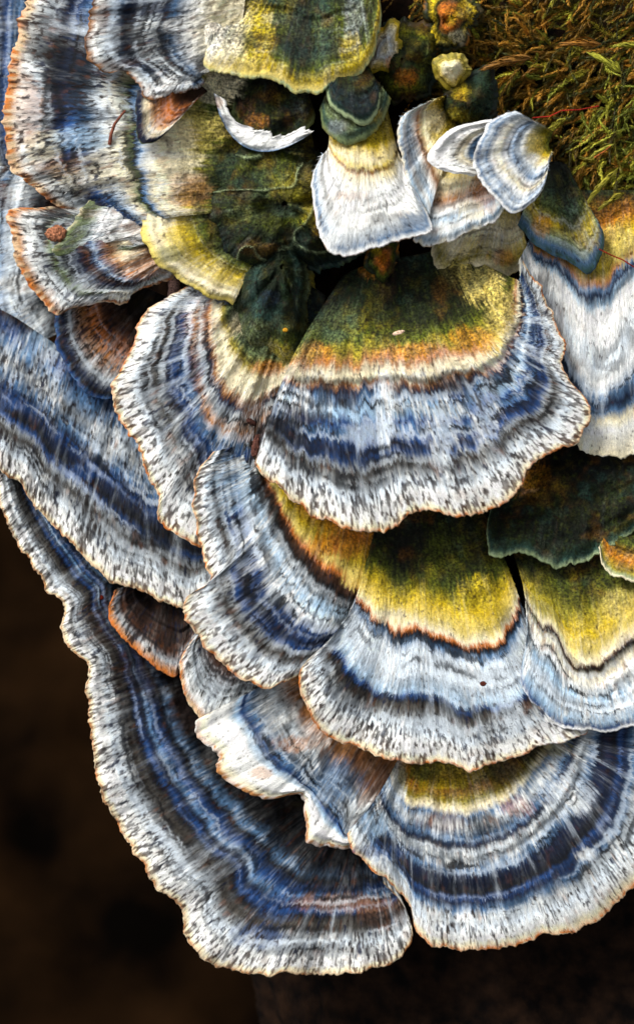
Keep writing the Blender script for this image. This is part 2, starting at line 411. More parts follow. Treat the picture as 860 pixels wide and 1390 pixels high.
    uc = mix(np.broadcast_to(PAL['cr'] * .8, ug.shape).copy(), PAL['tn'], .5 * noise(np.arange(len(si))[None] / 3., np.arange(len(vi))[:, None] / 3., seed))
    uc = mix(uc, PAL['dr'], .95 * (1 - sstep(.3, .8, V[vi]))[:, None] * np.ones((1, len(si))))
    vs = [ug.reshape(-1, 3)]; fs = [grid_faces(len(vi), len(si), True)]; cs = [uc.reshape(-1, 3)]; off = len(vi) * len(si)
    for e, fl in ((0, True), (-1, False)):
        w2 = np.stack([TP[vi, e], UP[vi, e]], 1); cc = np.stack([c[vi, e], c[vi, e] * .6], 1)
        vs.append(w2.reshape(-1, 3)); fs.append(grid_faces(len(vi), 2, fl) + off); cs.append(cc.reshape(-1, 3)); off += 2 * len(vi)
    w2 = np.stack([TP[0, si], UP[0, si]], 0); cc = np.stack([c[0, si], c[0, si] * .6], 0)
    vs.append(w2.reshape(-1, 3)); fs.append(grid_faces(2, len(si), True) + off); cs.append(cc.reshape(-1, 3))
    va = np.vstack(vs)
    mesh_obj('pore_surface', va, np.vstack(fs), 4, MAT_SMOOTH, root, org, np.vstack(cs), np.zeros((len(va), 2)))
    tri += 2 * len(vi) * len(si)
    # rounded growing margin
    na = 6; th = np.linspace(0, math.pi, na)
    cz = Z[-1] - tt[-1] / 2; rr = tt[-1] / 2
    m = []
    outn = dr
    for t_ in th:
        bx = XY[-1] + outn * (rr * 1.1 * math.sin(t_))[:, None]
        m.append(world(bx[:, 0], bx[:, 1], cz + rr * math.cos(t_)))
    m = np.array(m)
    n1 = np.clip(.40 + 1.6 * (noise(uu / 16, 0 * uu, seed + 41) - .5) + .9 * (noise(uu / 4, 0 * uu, seed + 42) - .5), 0, 1)
    mc = PAL[rim[0]] * (1 - n1)[:, None] + PAL[rim[1]] * n1[:, None]
    dk = sstep(.58, .74, noise(uu / 4, 0 * uu, seed + 43)); mc = mc * (1 - .8 * dk)[:, None]; irr = sstep(.35, .65, noise(uu / 22, 0 * uu, seed + 60))[:, None]; mc = mc * (.25 + .45 * irr) + c[-1] * (.75 - .45 * irr)
    mc = np.broadcast_to(mc[None], (na, ns, 3)).copy(); mc[0] = c[-1]; mc[-1] = PAL['cr'] * .8
    mesh_obj('margin', m.reshape(-1, 3), grid_faces(na, ns), 4, MAT_SMOOTH, root, org, mc.reshape(-1, 3), np.zeros((na * ns, 2)))
    tri += 2 * na * ns
    # hairs on the cap
    area = float(np.sum(rl) * L / ns) * .8
    nh = int(area / 11. * fuzz)
    if nh > 10:
        iv = np.clip(((g.random(nh) ** .75) * (nv - 2) * hv), 0, nv - 2).astype(int); isx = g.integers(0, ns - 1, nh)
        P = TP[iv, isx] + (TP[iv, isx + 1] - TP[iv, isx]) * g.random(nh)[:, None]
        dv = TP[np.minimum(iv + 1, nv - 1), isx] - TP[iv, isx]; du = TP[iv, isx + 1] - TP[iv, isx]
        dv /= np.linalg.norm(dv, axis=1)[:, None] + 1e-12; du /= np.linalg.norm(du, axis=1)[:, None] + 1e-12
        nn = np.cross(du, dv); nn *= np.sign(nn @ EZ)[:, None]; nn /= np.linalg.norm(nn, axis=1)[:, None] + 1e-12
        vh = V[iv]; gh = grn[iv, isx]
        tuft = (noise(U[iv, isx] / 16, VP[iv, isx] / 20, seed + 52) - .5) * 1.3
        stray = g.random(nh) < .0
        ang = g.normal(0, .2 + 1.6 * gh + .5 * stray) + tuft * .5
        dirv = dv * np.cos(ang)[:, None] + du * np.sin(ang)[:, None]
        ln_ = hair * (1 + .5 * stray) * (.45 + .9 * g.random(nh)) * (1 - .6 * gh) * (1 - .55 * sstep(.9, 1, vh)) * K
        lift = (.10 + .22 * g.random(nh) + .5 * gh)
        tip = P + dirv * (ln_ * np.sqrt(np.clip(1 - lift ** 2, .2, 1)))[:, None] + nn * (ln_ * lift)[:, None]
        wd = (.35 + .35 * g.random(nh)) * K
        sd_ = np.cross(dirv, nn); base = P - nn * (.3 * K)
        T = np.stack([base - sd_ * wd[:, None], base + sd_ * wd[:, None], tip], 1)
        hc = c[iv, isx]; lt = (g.random(nh) ** 3 * .3 * (1 - gh * .9))[:, None] * sstep(.02, .25, hc.mean(-1))[:, None]
        hc = hc + (PAL['cw'] * .9 - hc) * lt * sstep(.2, .45, vh)[:, None]
        hc = np.where((stray & (gh < .3))[:, None], hc + (PAL['cw'] - hc) * .22, hc)
        HC = np.stack([hc * .9, hc * .9, np.clip(hc * 1.12 + .004, 0, .88)], 1)
        o = mesh_obj('hairs', T.reshape(-1, 3), np.arange(nh * 3), 3, MAT_FUZZ, cap, org, HC.reshape(-1, 3), None, False)
        tag(o, kind='stuff'); tri += nh
    TOTAL[0] += tri
    return root

# zone recipes ------------------------------------------------------------
# (v, colour, dark dashes, pale streaks, algae grain)
def rimz(v0, d=.75, edge='tn'):
    w_ = 1 - v0
    return [(v0, 'gh', .45, .5, 0), (v0 + .22 * w_, 'gr', d * .7, .6, 0), (v0 + .42 * w_, 'cw', d, .5, 0), (v0 + .62 * w_, 'wh', d, .4, 0), (v0 + .85 * w_, 'wh', d, .4, 0), (v0 + .94 * w_, 'cr', d, .4, 0), (1, edge, d * .7, .3, 0)]

def ring(cx, cy, rx, ry, n=14, tilt=0., ox=0., oy=0.):
    out = []
    for i in range(n + 1):
        a = 2 * math.pi * i / n; k = 1 + .12 * math.sin(3 * a + cx) + .08 * math.sin(5 * a + cy)
        x = rx * math.cos(a) * k; y = ry * math.sin(a) * k
        x, y = x * math.cos(tilt) - y * math.sin(tilt), x * math.sin(tilt) + y * math.cos(tilt)
        out.append(((cx + ox + .04 * x, cy + oy + .04 * y), (cx + x, cy + y)))
    return out[::-1]

# ------------------------------------------------------------------ the brackets, lowest first
bracket('long dark blue bracket with white speckled edge hanging lowest over the dark soil',
    [((60,600),(-5,640)), ((80,640),(10,705)), ((110,690),(36,755)), ((150,740),(67,802)), ((175,770),(91,822)), ((185,800),(86,846)),
     ((205,830),(98,876)), ((230,860),(116,898)), ((250,890),(120,936)), ((270,920),(122,980)), ((290,960),(130,1040)), ((315,1000),(146,1094)),
     ((345,1035),(170,1132)), ((375,1060),(192,1168)), ((400,1080),(214,1202)), ((420,1095),(243,1227)), ((435,1105),(251,1264)), ((448,1110),(262,1288)),
     ((458,1115),(290,1308)), ((468,1118),(340,1318)), ((478,1120),(400,1322)), ((488,1122),(460,1319)), ((498,1125),(520,1308)), ((505,1128),(549,1288)),
     ((510,1132),(559,1262)), ((512,1136),(545,1226)), ((512,1140),(520,1195))],
    (-40, -5, 18),
    [(0,'bk',0,.1,.3), (.15,'bk',.2,.3,0), (.26,'nb',.3,.4,0), (.34,'gb',.3,.6,0), (.38,'nb',.3,.5,0), (.45,'bl',.25,.5,0), (.50,'gb',.3,.6,0), (.54,'db',.3,.4,0), (.58,'bl',.3,.5,0), (.62,'nb',.4,.4,0), (.67,'gh',.6,.4,0)] + rimz(.70,.8,'tn'),  # black and navy inner zones paint in the shadow of the brackets above
    blobs=[(455,1185,70,38,'nb',.75), (520,1240,40,25,'br',.5), (470,1225,90,14,'tn',.45), (400,1130,40,30,'nb',.7), (370,1230,34,26,'bl',.6), (150,850,60,40,'dr',.55), (200,900,50,60,'dr',.6), (255,960,30,50,'dr',.6), (430,1290,90,12,'nb',.7), (350,1270,40,20,'bl',.6)], ripple=3.2, wav=9)

bracket('pale weathered bracket at the outer edge, tucked under the speckled left bracket',
    [((90,230),(-10,225)), ((92,250),(-40,270)), ((95,290),(-50,330)), ((98,330),(-55,380)), ((100,370),(-50,430)), ((100,400),(-20,470)), ((98,425),(18,488)), ((96,440),(45,470)), ((92,450),(70,455))],
    (-60, -48), [(0,'br',.3,.3,0), (.25,'nb',.3,.4,0), (.42,'gr',.3,.6,0), (.55,'cw',.2,.8,0), (.7,'gb',.4,.7,0)] + rimz(.82,.6,'wh'),
    blobs=[(30,385,36,14,'wh',.8), (14,483,20,12,'wh',.9), (20,440,24,20,'gb',.5), (5,265,16,20,'br',.7)], rim=('wh','cr'))

bracket('dull blue bracket behind the top edge of the dark left bracket',
    [((90,-40),(-20,-60)), ((90,0),(-30,-10)), ((90,50),(-34,50)), ((88,100),(-36,110)), ((86,150),(-34,170)), ((84,200),(-20,225)), ((82,225),(18,243)), ((80,235),(40,238))],
    (-95, -70), [(0,'bk',.2,.2,0), (.4,'nb',.3,.3,0), (.55,'gb',.3,.5,0), (.66,'bl',.4,.4,0), (.8,'gr',.4,.5,0), (.93,'cr',.3,.4,0), (1,'og',.2,.2,0)])

bracket('wide blue grey bracket with dense black flecks, overhanging the lowest bracket',
    [((-50,400),(-120,540)), ((-10,415),(-60,580)), ((20,430),(-35,605)), ((50,450),(-2,634)), ((80,470),(30,656)), ((105,485),(50,688)), ((130,500),(68,708)), ((155,515),(95,735)), ((175,530),(121,761)), ((195,545),(146,783)),
     ((215,560),(176,798)), ((240,580),(216,813)), ((270,605),(246,826)), ((300,635),(272,815)), ((320,655),(300,795)), ((340,665),(322,755))],
    (-25, 10, 45),
    [(0,'nb',.2,.3,0), (.12,'bl',.35,.6,0), (.22,'gb',.5,.6,0), (.32,'gr',.6,.7,0), (.42,'gb',.5,.7,0), (.50,'bl',.4,.6,0), (.56,'db',.45,.45,0), (.62,'nb',.45,.4,0), (.66,'bl',.4,.5,0), (.70,'gr',.65,.4,0)] + rimz(.74,.95,'tn'),
    blobs=[(60,650,10,7,'wh',.5), (150,600,40,26,'cw',.6), (225,730,60,18,'nb',.75), (20,545,30,16,'bl',.7), (120,640,36,14,'bl',.7), (55,470,36,28,'lb',.5)], ripple=3.0)

bracket('rust brown bracket in the shadowed hollow beside the scalloped bracket',
    [((180,380),(84,412)), ((188,385),(76,440)), ((198,390),(82,480)), ((208,395),(100,508)), ((220,400),(121,534)), ((232,405),(150,540)), ((242,408),(190,535)), ((248,410),(225,510))],
    (-20, 18), [(0,'bk',.1,.1,.2), (.3,'dr',.35,.3,.1), (.45,'br',.6,.3,0), (.58,'og',.7,.3,0), (.7,'tn',.75,.5,0), (.82,'gr',.7,.6,0), (.91,'db',.5,.4,0), (.96,'nb',.3,.4,0), (1,'bl',.2,.3,0)],  # black root end is the hollow's deep shadow put into the colour
    rim=('gb','db'))

bracket('small dark brown bracket with black flecks under the wide fleck-covered bracket',
    [((205,780),(158,800)), ((212,785),(150,830)), ((220,788),(166,866)), ((230,790),(196,893)), ((240,792),(216,908)), ((252,794),(237,917)), ((262,794),(248,902)), ((272,792),(268,870)), ((280,790),(285,840))],
    (-15, 22), [(0,'bk',.2,.1,0), (.3,'dr',.6,.2,0), (.55,'dr',.8,.3,0), (.74,'br',.85,.5,0), (.86,'gr',.8,.5,0), (.95,'tn',.6,.3,0), (1,'og',.4,.2,0)], rim=('og','br'))

bracket('narrow white bracket with brown flecks squeezed under the blue banded lobe',
    [((295,835),(266,858)), ((302,842),(246,897)), ((312,850),(249,935)), ((325,858),(266,968)), ((340,865),(287,979)), ((360,872),(314,970)), ((385,880),(352,960)), ((410,890),(395,948))],
    (0, 34), [(0,'dr',.4,.2,0), (.4,'br',.7,.4,0), (.6,'gr',.8,.6,0), (.75,'gw',.75,.7,0), (.9,'wh',.6,.6,0), (.97,'tn',.4,.4,0), (1,'og',.2,.2,0)])

bracket('tan streaked lobe with a thick smooth white curled lip',
    [((420,898),(338,940),(284,968)), ((422,903),(330,948),(267,979)), ((428,912),(328,968),(272,1001)), ((436,926),(346,990),(297,1024)), ((446,942),(362,1018),(299,1046)), ((456,956),(385,1042),(331,1070)),
     ((468,970),(402,1056),(370,1081)), ((480,982),(420,1070),(409,1077)), ((494,992),(434,1084),(418,1106)), ((508,1002),(446,1102),(420,1138)), ((524,1012),(460,1118),(446,1144)),
     ((540,1022),(472,1133),(472,1146)), ((556,1032),(505,1110),(492,1140))],
    (35, 58, 62), [(0,'oc',.1,.2,.3), (.2,'tn',.1,.6,0), (.38,'gw',.1,.8,0), (.5,'gr',.1,.7,0), (.6,'gb',.05,.7,0), (.67,'bl',.05,.5,0), (.72,'lb',.0,.4,0), (.77,'wh',.0,.05,0), (.9,'wh',.04,.05,0), (.97,'cr',.1,.05,0), (1,'tn',0,0,0)],
    vm=.66, blobs=[(500,1040,55,34,'br',.7), (450,1060,45,36,'gb',.75), (520,1075,26,40,'br',.6), (420,940,24,40,'oc',.6), (400,1010,40,14,'tn',.6), (355,1050,16,10,'tn',.5)],
    droop=14, ripple=3.0, thick=8, fuzz=.5, hv=.64, ledge=-4, rim=('wh','tn'), wav=10)

bracket('broad fan bracket with dark navy ring and white flecked skirt, below the white skirted bracket',
    [((548,1015),(512,1080),(472,1130)), ((553,1020),(516,1100),(489,1162)), ((560,1025),(530,1120),(527,1196)), ((570,1028),(548,1140),(555,1226)), ((580,1030),(562,1150),(563,1258)),
     ((592,1032),(580,1158),(579,1278)), ((604,1033),(602,1165),(606,1286)), ((617,1033),(632,1166),(644,1289)), ((630,1031),(662,1162),(691,1283)), ((645,1027),(692,1150),(724,1273)),
     ((660,1020),(716,1135),(771,1262)), ((672,1013),(740,1115),(809,1246)), ((685,1003),(760,1092),(841,1214)), ((695,995),(775,1068),(868,1196)), ((705,985),(785,1045),(898,1150)),
     ((712,978),(790,1020),(915,1090)), ((720,973),(795,1000),(920,1020)), ((730,965),(800,980),(905,965))],
    (40, 78, 80),
    [(0,'ok',0,.1,.6), (.12,'oc',.1,.2,.5), (.2,'go',.1,.3,.4), (.245,'cr',.1,.4,.1), (.28,'gb',.15,.6,0), (.33,'gw',.2,.8,0), (.39,'gb',.3,.6,0), (.43,'db',.25,.5,0), (.46,'gr',.2,.8,0), (.50,'gw',.15,.8,0), (.56,'gb',.15,.8,0), (.60,'db',.15,.5,0), (.69,'nb',.1,.3,0), (.715,'bl',.15,.4,0), (.745,'db',.15,.4,0), (.785,'gb',.3,.6,0), (.82,'gw',.5,.8,0), (.88,'cw',.6,.8,0), (.94,'wh',.5,.6,0), (.975,'cr',.4,.4,0), (1,'og',.3,.2,0)],
    blobs=[(690,1040,40,26,'ol',.6), (740,1015,40,14,'go',.5), (600,1115,40,16,'br',.6), (660,1118,36,16,'nb',.6), (700,1095,26,16,'og',.35), (614,1050,70,22,'go',.75), (600,1064,44,9,'ye',.7), (575,1048,20,14,'ol',.5), (712,1015,30,22,'dr',.85), (690,1045,26,22,'br',.6), (540,1060,12,40,'cw',.7), (505,1115,24,22,'lb',.6), (520,1155,50,12,'bl',.6), (820,1060,20,60,'db',.6), (795,1160,16,10,'wh',.6), (770,1080,40,30,'cw',.5), (545,1050,8,20,'go',.6)],
    ripple=3.4, wav=8, droop=8, warp=.7, vm=.5)

bracket('scalloped bracket with dark green neck, orange edge and blue grey bands',
    [((330,402),(318,410),(304,424)), ((332,396),(308,404),(287,405)), ((334,388),(305,393),(296,388)), ((336,380),(300,392),(270,386)), ((340,374),(292,400),(235,399)), ((345,370),(288,412),(200,422)), ((350,368),(288,430),(186,455)),
     ((356,367),(288,450),(166,500)), ((362,367),(289,468),(152,524)), ((368,367),(292,486),(162,567)), ((375,367),(298,505),(185,603)), ((382,368),(305,520),(200,650)),
     ((388,370),(315,532),(214,673)), ((394,372),(322,540),(217,708)), ((400,374),(332,545),(241,729)), ((405,377),(342,545),(275,742)), ((410,380),(350,542),(312,720)),
     ((416,385),(366,535),(360,650)), ((424,390),(384,525),(390,610)), ((434,396),(402,510),(412,570)), ((442,402),(420,490),(432,530))],
    (62, 88, 84), vm=.45,
    zones=[(0,'gk',0,0,.8), (.1,'td',0,.1,.8), (.2,'dg',0,.1,.7), (.285,'gg',0,.1,.6), (.33,'go',.1,.1,.4), (.37,'cr',.12,.2,.1), (.43,'cr',.2,.4,0), (.46,'tn',.2,.5,0), (.49,'db',.2,.5,0), (.53,'gw',.3,.7,0), (.58,'tn',.5,.6,0), (.62,'gb',.3,.8,0), (.68,'bl',.3,.7,0), (.73,'db',.35,.6,0), (.77,'gr',.45,.7,0)] + rimz(.80,.75,'og'),
    blobs=[(365,500,26,12,'og',.6), (345,570,22,40,'tn',.6), (350,590,10,26,'dr',.7), (270,440,26,40,'tn',.45), (250,410,40,12,'cw',.6), (255,500,26,40,'bl',.5), (320,440,14,22,'cr',.6), (240,660,18,60,'wh',.4)],
    dz=[(0,0), (.6,0), (.8,-14), (1,-12)], ripple=3.4, wav=7)

bracket('blue banded lobe with olive edge sweeping out under the central fan bracket',
    [((372,585),(338,600),(290,613)), ((378,600),(344,622),(265,650)), ((388,615),(352,648),(266,700)), ((398,628),(362,672),(277,750)), ((406,638),(372,697),(285,788)), ((414,645),(380,716),(257,808)),
     ((424,650),(391,736),(254,834)), ((434,655),(403,753),(270,862)), ((445,660),(416,769),(295,893)), ((456,665),(428,781),(320,913)), ((470,668),(442,794),(355,932)), ((484,672),(456,804),(382,926)),
     ((498,675),(468,811),(410,914)), ((512,678),(480,818),(445,893)), ((525,682),(495,825),(480,860))],
    (55, 78, 98), vm=.42,
    zones=[(0,'ok',.1,.1,.6), (.14,'oc',.1,.1,.5), (.25,'ye',.15,.1,.3), (.31,'cy',.2,.1,.1), (.35,'og',.2,.2,.1), (.37,'br',.3,.2,.1), (.42,'bk',.2,.2,0), (.46,'gr',.4,.6,0), (.52,'lb',.3,.8,0), (.60,'cw',.3,.8,0), (.66,'bl',.3,.7,0), (.73,'db',.35,.6,0), (.77,'bl',.4,.6,0), (.80,'gr',.6,.5,0)] + rimz(.83,.85,'og'),
    blobs=[(312,660,34,46,'lb',.6), (330,740,22,50,'cw',.4), (480,785,22,16,'cy',.8), (440,740,30,20,'oc',.8), (470,740,26,26,'og',.6), (465,690,36,14,'ok',.7), (372,690,8,44,'gk',.6), (355,620,12,30,'ok',.6)],
    dz=[(0,-4), (.8,0), (.9,-14), (1,-34)], ripple=2.8)

bracket('white skirted bracket with yellow olive centre under the central fan bracket',
    [((510,690),(482,812),(445,872)), ((516,685),(488,824),(407,910)), ((522,682),(500,836),(415,951)), ((530,680),(515,848),(443,996)), ((538,678),(530,858),(479,1012)), ((547,676),(546,863),(509,1024)),
     ((557,675),(564,857),(552,1033)), ((572,675),(586,864),(594,1033)), ((587,676),(610,875),(639,1045)), ((602,678),(635,882),(667,1033)), ((616,680),(656,883),(704,1023)), ((630,682),(673,877),(730,1014)),
     ((642,686),(687,867),(778,1000)), ((652,692),(697,851),(797,986)), ((660,700),(704,830),(770,955)), ((664,710),(704,812),(735,915))],
    (48, 92, 112), vm=.5,
    zones=[(0,'gk',0,.1,.9), (.18,'ok',0,.1,.9), (.28,'ol',.05,.1,.6), (.36,'ye',.05,.1,.3), (.42,'cy',.1,.1,.1), (.462,'cr',.1,.1,0), (.482,'og',.1,.2,.0), (.5,'bk',.1,.2,0), (.53,'gb',.15,.6,0), (.57,'cw',.2,.5,0), (.66,'cw',.22,.5,0), (.73,'lb',.25,.6,0), (.75,'bl',.3,.4,0), (.772,'nb',.3,.3,0), (.79,'gh',.6,.4,0)] + rimz(.80,.8,'og'),
    blobs=[(545,735,60,40,'gk',.6), (620,740,50,40,'ok',.6), (665,830,26,22,'ye',.5), (560,750,34,44,'gk',.65), (600,760,40,50,'ol',.6), (650,800,36,22,'ye',.7), (530,835,26,10,'cr',.8), (690,960,20,40,'cw',.5), (760,990,46,22,'wh',.95), (735,1000,30,16,'wh',.9), (455,870,24,14,'cw',.8), (440,905,20,14,'cw',.5)],
    dz=[(0,6), (.75,0), (.9,-22), (1,-30)], ripple=2.6, warp=1.0)

bracket('pale blue bracket with olive shoulder running out beside the yellow centred one',
    [((690,735),(712,812),(716,868)), ((700,730),(721,830),(706,913)), ((710,726),(735,848),(712,944)), ((722,722),(752,864),(735,970)), ((738,720),(770,893),(765,988)), ((760,718),(791,906),(800,990)),
     ((785,716),(813,906),(838,989)), ((810,716),(836,891),(868,979)), ((835,716),(860,868),(905,960)), ((860,716),(890,846),(945,925)), ((885,716),(920,820),(980,880))],
    (52, 92, 108), vm=.55,
    zones=[(0,'gk',0,.1,.8), (.2,'ok',0,.1,.8), (.30,'go',.05,.1,.4), (.38,'ye',.05,.1,.3), (.45,'cy',.08,.2,.1), (.51,'cr',.1,.3,.0), (.535,'br',.1,.3,0), (.55,'bk',.1,.4,0), (.6,'cr',.12,.6,0), (.67,'wh',.15,.8,0), (.75,'lb',.2,.8,0), (.84,'cw',.3,.8,0), (.93,'lb',.3,.7,0), (.98,'bl',.2,.5,0), (1,'wh',0,.3,0)],
    blobs=[(760,770,70,34,'ok',.7), (830,790,50,30,'ol',.6), (760,810,50,40,'ol',.5), (840,820,30,26,'cy',.5), (716,860,8,24,'bk',.5)], rim=('wh','bl'), ripple=2.0)

bracket('tiny ochre lobe with pale edge below the black green bracket',
    [((835,700),(812,742)), ((845,704),(816,764)), ((856,708),(827,777)), ((870,710),(846,785)), ((888,710),(872,789)), ((905,706),(905,785))],
    (75, 104), [(0,'ok',0,.1,.7), (.4,'ol',0,.1,.7), (.7,'oc',.05,.1,.5), (.9,'go',0,.1,.4), (.97,'pg',0,.1,.1), (1,'cr',0,0,0)], rim=('cr','pg'), fuzz=.5, wav=3, droop=3)

bracket('black green mossy bracket with thin pale edge beneath the right white bracket',
    [((700,610),(672,668)), ((706,606),(664,700)), ((714,602),(660,730)), ((726,598),(668,754)), ((744,595),(703,749)), ((764,592),(733,758)), ((784,590),(763,767)), ((804,590),(794,761)), ((824,590),(820,746)), ((848,590),(857,721)), ((875,590),(905,690))],
    (55, 98), [(0,'gk',0,.05,.9), (.3,'gk',0,.1,.9), (.5,'dg',0,.15,.9), (.7,'gk',0,.15,.9), (.88,'dg',0,.1,.7), (.96,'tg',0,.1,.4), (1,'pg',0,0,0)],
    blobs=[(790,700,60,20,'ok',.5), (700,720,26,20,'ok',.5), (716,650,34,24,'oc',.85), (740,680,30,40,'ok',.6), (830,680,30,30,'ok',.45), (790,640,40,20,'nb',.5)], rim=('gg','dg'), fuzz=1.8, hair=8, wav=6, droop=8, lump=1.8, ripple=3.5)

bracket('tall white bracket with navy chevron band and yellow shoulder at the edge of the moss',
    [((738,268),(716,330),(704,352)), ((744,264),(726,350),(712,400)), ((752,262),(744,361),(728,460)), ((762,260),(762,374),(748,520)), ((774,258),(780,390),(766,570)), ((788,258),(796,404),(784,603)),
     ((802,258),(813,414),(808,616)), ((818,258),(828,402),(836,618)), ((834,258),(843,380),(868,605)), ((850,258),(862,362),(905,580)), ((868,258),(885,345),(935,540))],
    (55, 84, 108), vm=.4,
    zones=[(0,'ok',0,.1,.8), (.12,'oc',0,.1,.6), (.22,'ye',.05,.1,.4), (.29,'go',.05,.2,.3), (.335,'tn',.05,.3,.1), (.36,'gb',.05,.3,0), (.385,'db',.05,.3,0), (.41,'lb',.05,.4,0), (.44,'wh',.05,.2,0), (.52,'wh',.08,.3,0), (.62,'cw',.1,.4,0), (.70,'wh',.1,.4,0), (.76,'gb',.1,.6,0), (.80,'db',.1,.5,0), (.83,'gb',.05,.4,0), (.86,'cr',.15,.3,.1), (.9,'wh',.15,.2,.1), (1,'cr',.1,.1,.1)],
    blobs=[(745,430,26,40,'br',.5), (728,390,20,20,'nb',.6), (790,560,20,30,'gb',.4), (835,330,30,30,'cy',.7)], rim=('wh','cr'), ripple=4.0, fuzz=.5, hair=9)

bracket('green and yellow lobe with bluish tip lying over the tall white bracket',
    [((735,225),(704,300)), ((738,222),(722,326)), ((743,220),(744,339)), ((748,219),(774,354)), ((754,219),(797,366)), ((760,220),(814,343)), ((766,222),(817,314)), ((770,226),(800,286))],
    (70, 100), [(0,'gk',0,.1,.8), (.3,'dg',0,.2,.8), (.5,'ol',0,.3,.6), (.68,'ye',0,.3,.4), (.82,'pg',0,.4,.3), (.93,'gb',0,.3,.1), (1,'tg',0,.1,0)],
    blobs=[(770,290,18,30,'tg',.6), (800,320,14,20,'ye',.6), (735,305,16,16,'oc',.6)], rim=('gb','tg'), fuzz=.6, wav=3, ripple=1.5, warp=1.4, arch=16, thick=9)

bracket('cream yellow flange pressed between the white fans and the central bracket',
    [((645,262),(590,322)), ((650,260),(585,345)), ((658,258),(592,372)), ((668,258),(622,368)), ((678,260),(655,362)), ((688,264),(690,372)), ((698,270),(716,350)), ((704,278),(712,325))],
    (45, 74), [(0,'br',0,.1,.3), (.25,'cy',.05,.3,.3), (.5,'cr',.08,.4,.1), (.7,'cy',.08,.3,.2), (.85,'go',.1,.2,.4), (1,'cr',.1,.1,.1)],
    blobs=[(672,330,24,16,'gr',.4), (680,350,20,12,'og',.5), (620,335,20,16,'cr',.6)], fuzz=.4, rim=('cr','cy'))

bracket('large central fan bracket with olive mossy crown and blue banded, orange edged skirt',
    [((465,375),(390,500),(352,612)), ((470,372),(396,505),(350,634)), ((477,368),(412,512),(398,679)), ((485,364),(436,516),(432,702)), ((495,361),(466,516),(482,717)), ((507,358),(492,514),(515,720)),
     ((519,355),(518,512),(547,704)), ((531,353),(545,512),(586,692)), ((543,350),(572,513),(625,698)), ((554,348),(598,511),(664,689)), ((566,346),(622,506),(704,662)), ((576,344),(640,501),(714,637)),
     ((583,342),(652,497),(749,614)), ((591,340),(664,490),(778,598)), ((599,339),(674,482),(799,564)), ((607,338),(682,472),(790,537)), ((614,338),(690,460),(763,502)), ((620,338),(696,446),(765,470)),
     ((627,340),(702,430),(750,431)), ((634,344),(704,408),(732,390)), ((639,350),(702,380),(708,356))],
    (62, 128, 146), vm=.5,
    zones=[(0,'dg',0,.1,.9), (.15,'dg',0,.1,.9), (.26,'ok',0,.1,.8), (.33,'ol',.05,.1,.7), (.385,'go',.1,.1,.6), (.43,'tn',.2,.2,.35), (.465,'cr',.3,.3,.1), (.5,'cr',.35,.4,0), (.515,'tn',.4,.5,0), (.54,'db',.3,.6,0), (.575,'gb',.35,.8,0), (.62,'lb',.35,.85,0), (.66,'bl',.4,.7,0), (.69,'gb',.45,.75,0), (.725,'bl',.35,.7,0), (.75,'db',.35,.55,0), (.775,'bl',.35,.6,0), (.80,'gr',.6,.4,0)] + rimz(.82,.85,'og'),
    blobs=[(440,400,40,34,'gk',.8), (530,375,40,34,'gk',.7), (525,385,14,40,'dr',.8), (620,370,26,24,'cy',.6), (500,365,16,16,'oc',.6), (600,400,60,40,'ok',.5), (655,385,36,34,'cy',.85), (676,430,24,44,'cy',.8), (665,460,24,26,'ye',.5), (640,460,34,20,'oc',.55), (560,478,60,14,'og',.5), (430,480,26,18,'og',.5), (455,440,36,30,'gg',.4),
           (400,540,30,22,'cw',.5), (520,560,16,60,'cw',.6), (600,590,18,60,'cw',.55), (660,560,20,60,'cw',.4), (410,560,30,22,'dr',.65), (470,540,16,20,'dr',.6), (440,545,12,30,'nb',.5), (620,525,24,18,'dr',.6), (370,560,20,40,'nb',.5), (570,520,50,14,'dr',.45), (720,470,14,50,'db',.6), (690,420,10,50,'dr',.5), (385,585,30,20,'nb',.6), (640,540,34,18,'bl',.5)],
    ripple=3.6, wav=10, droop=9, arch=22, ledge=9, warp=1.2, dz=[(0,-10), (.06,0), (.8,0), (1,-25)])

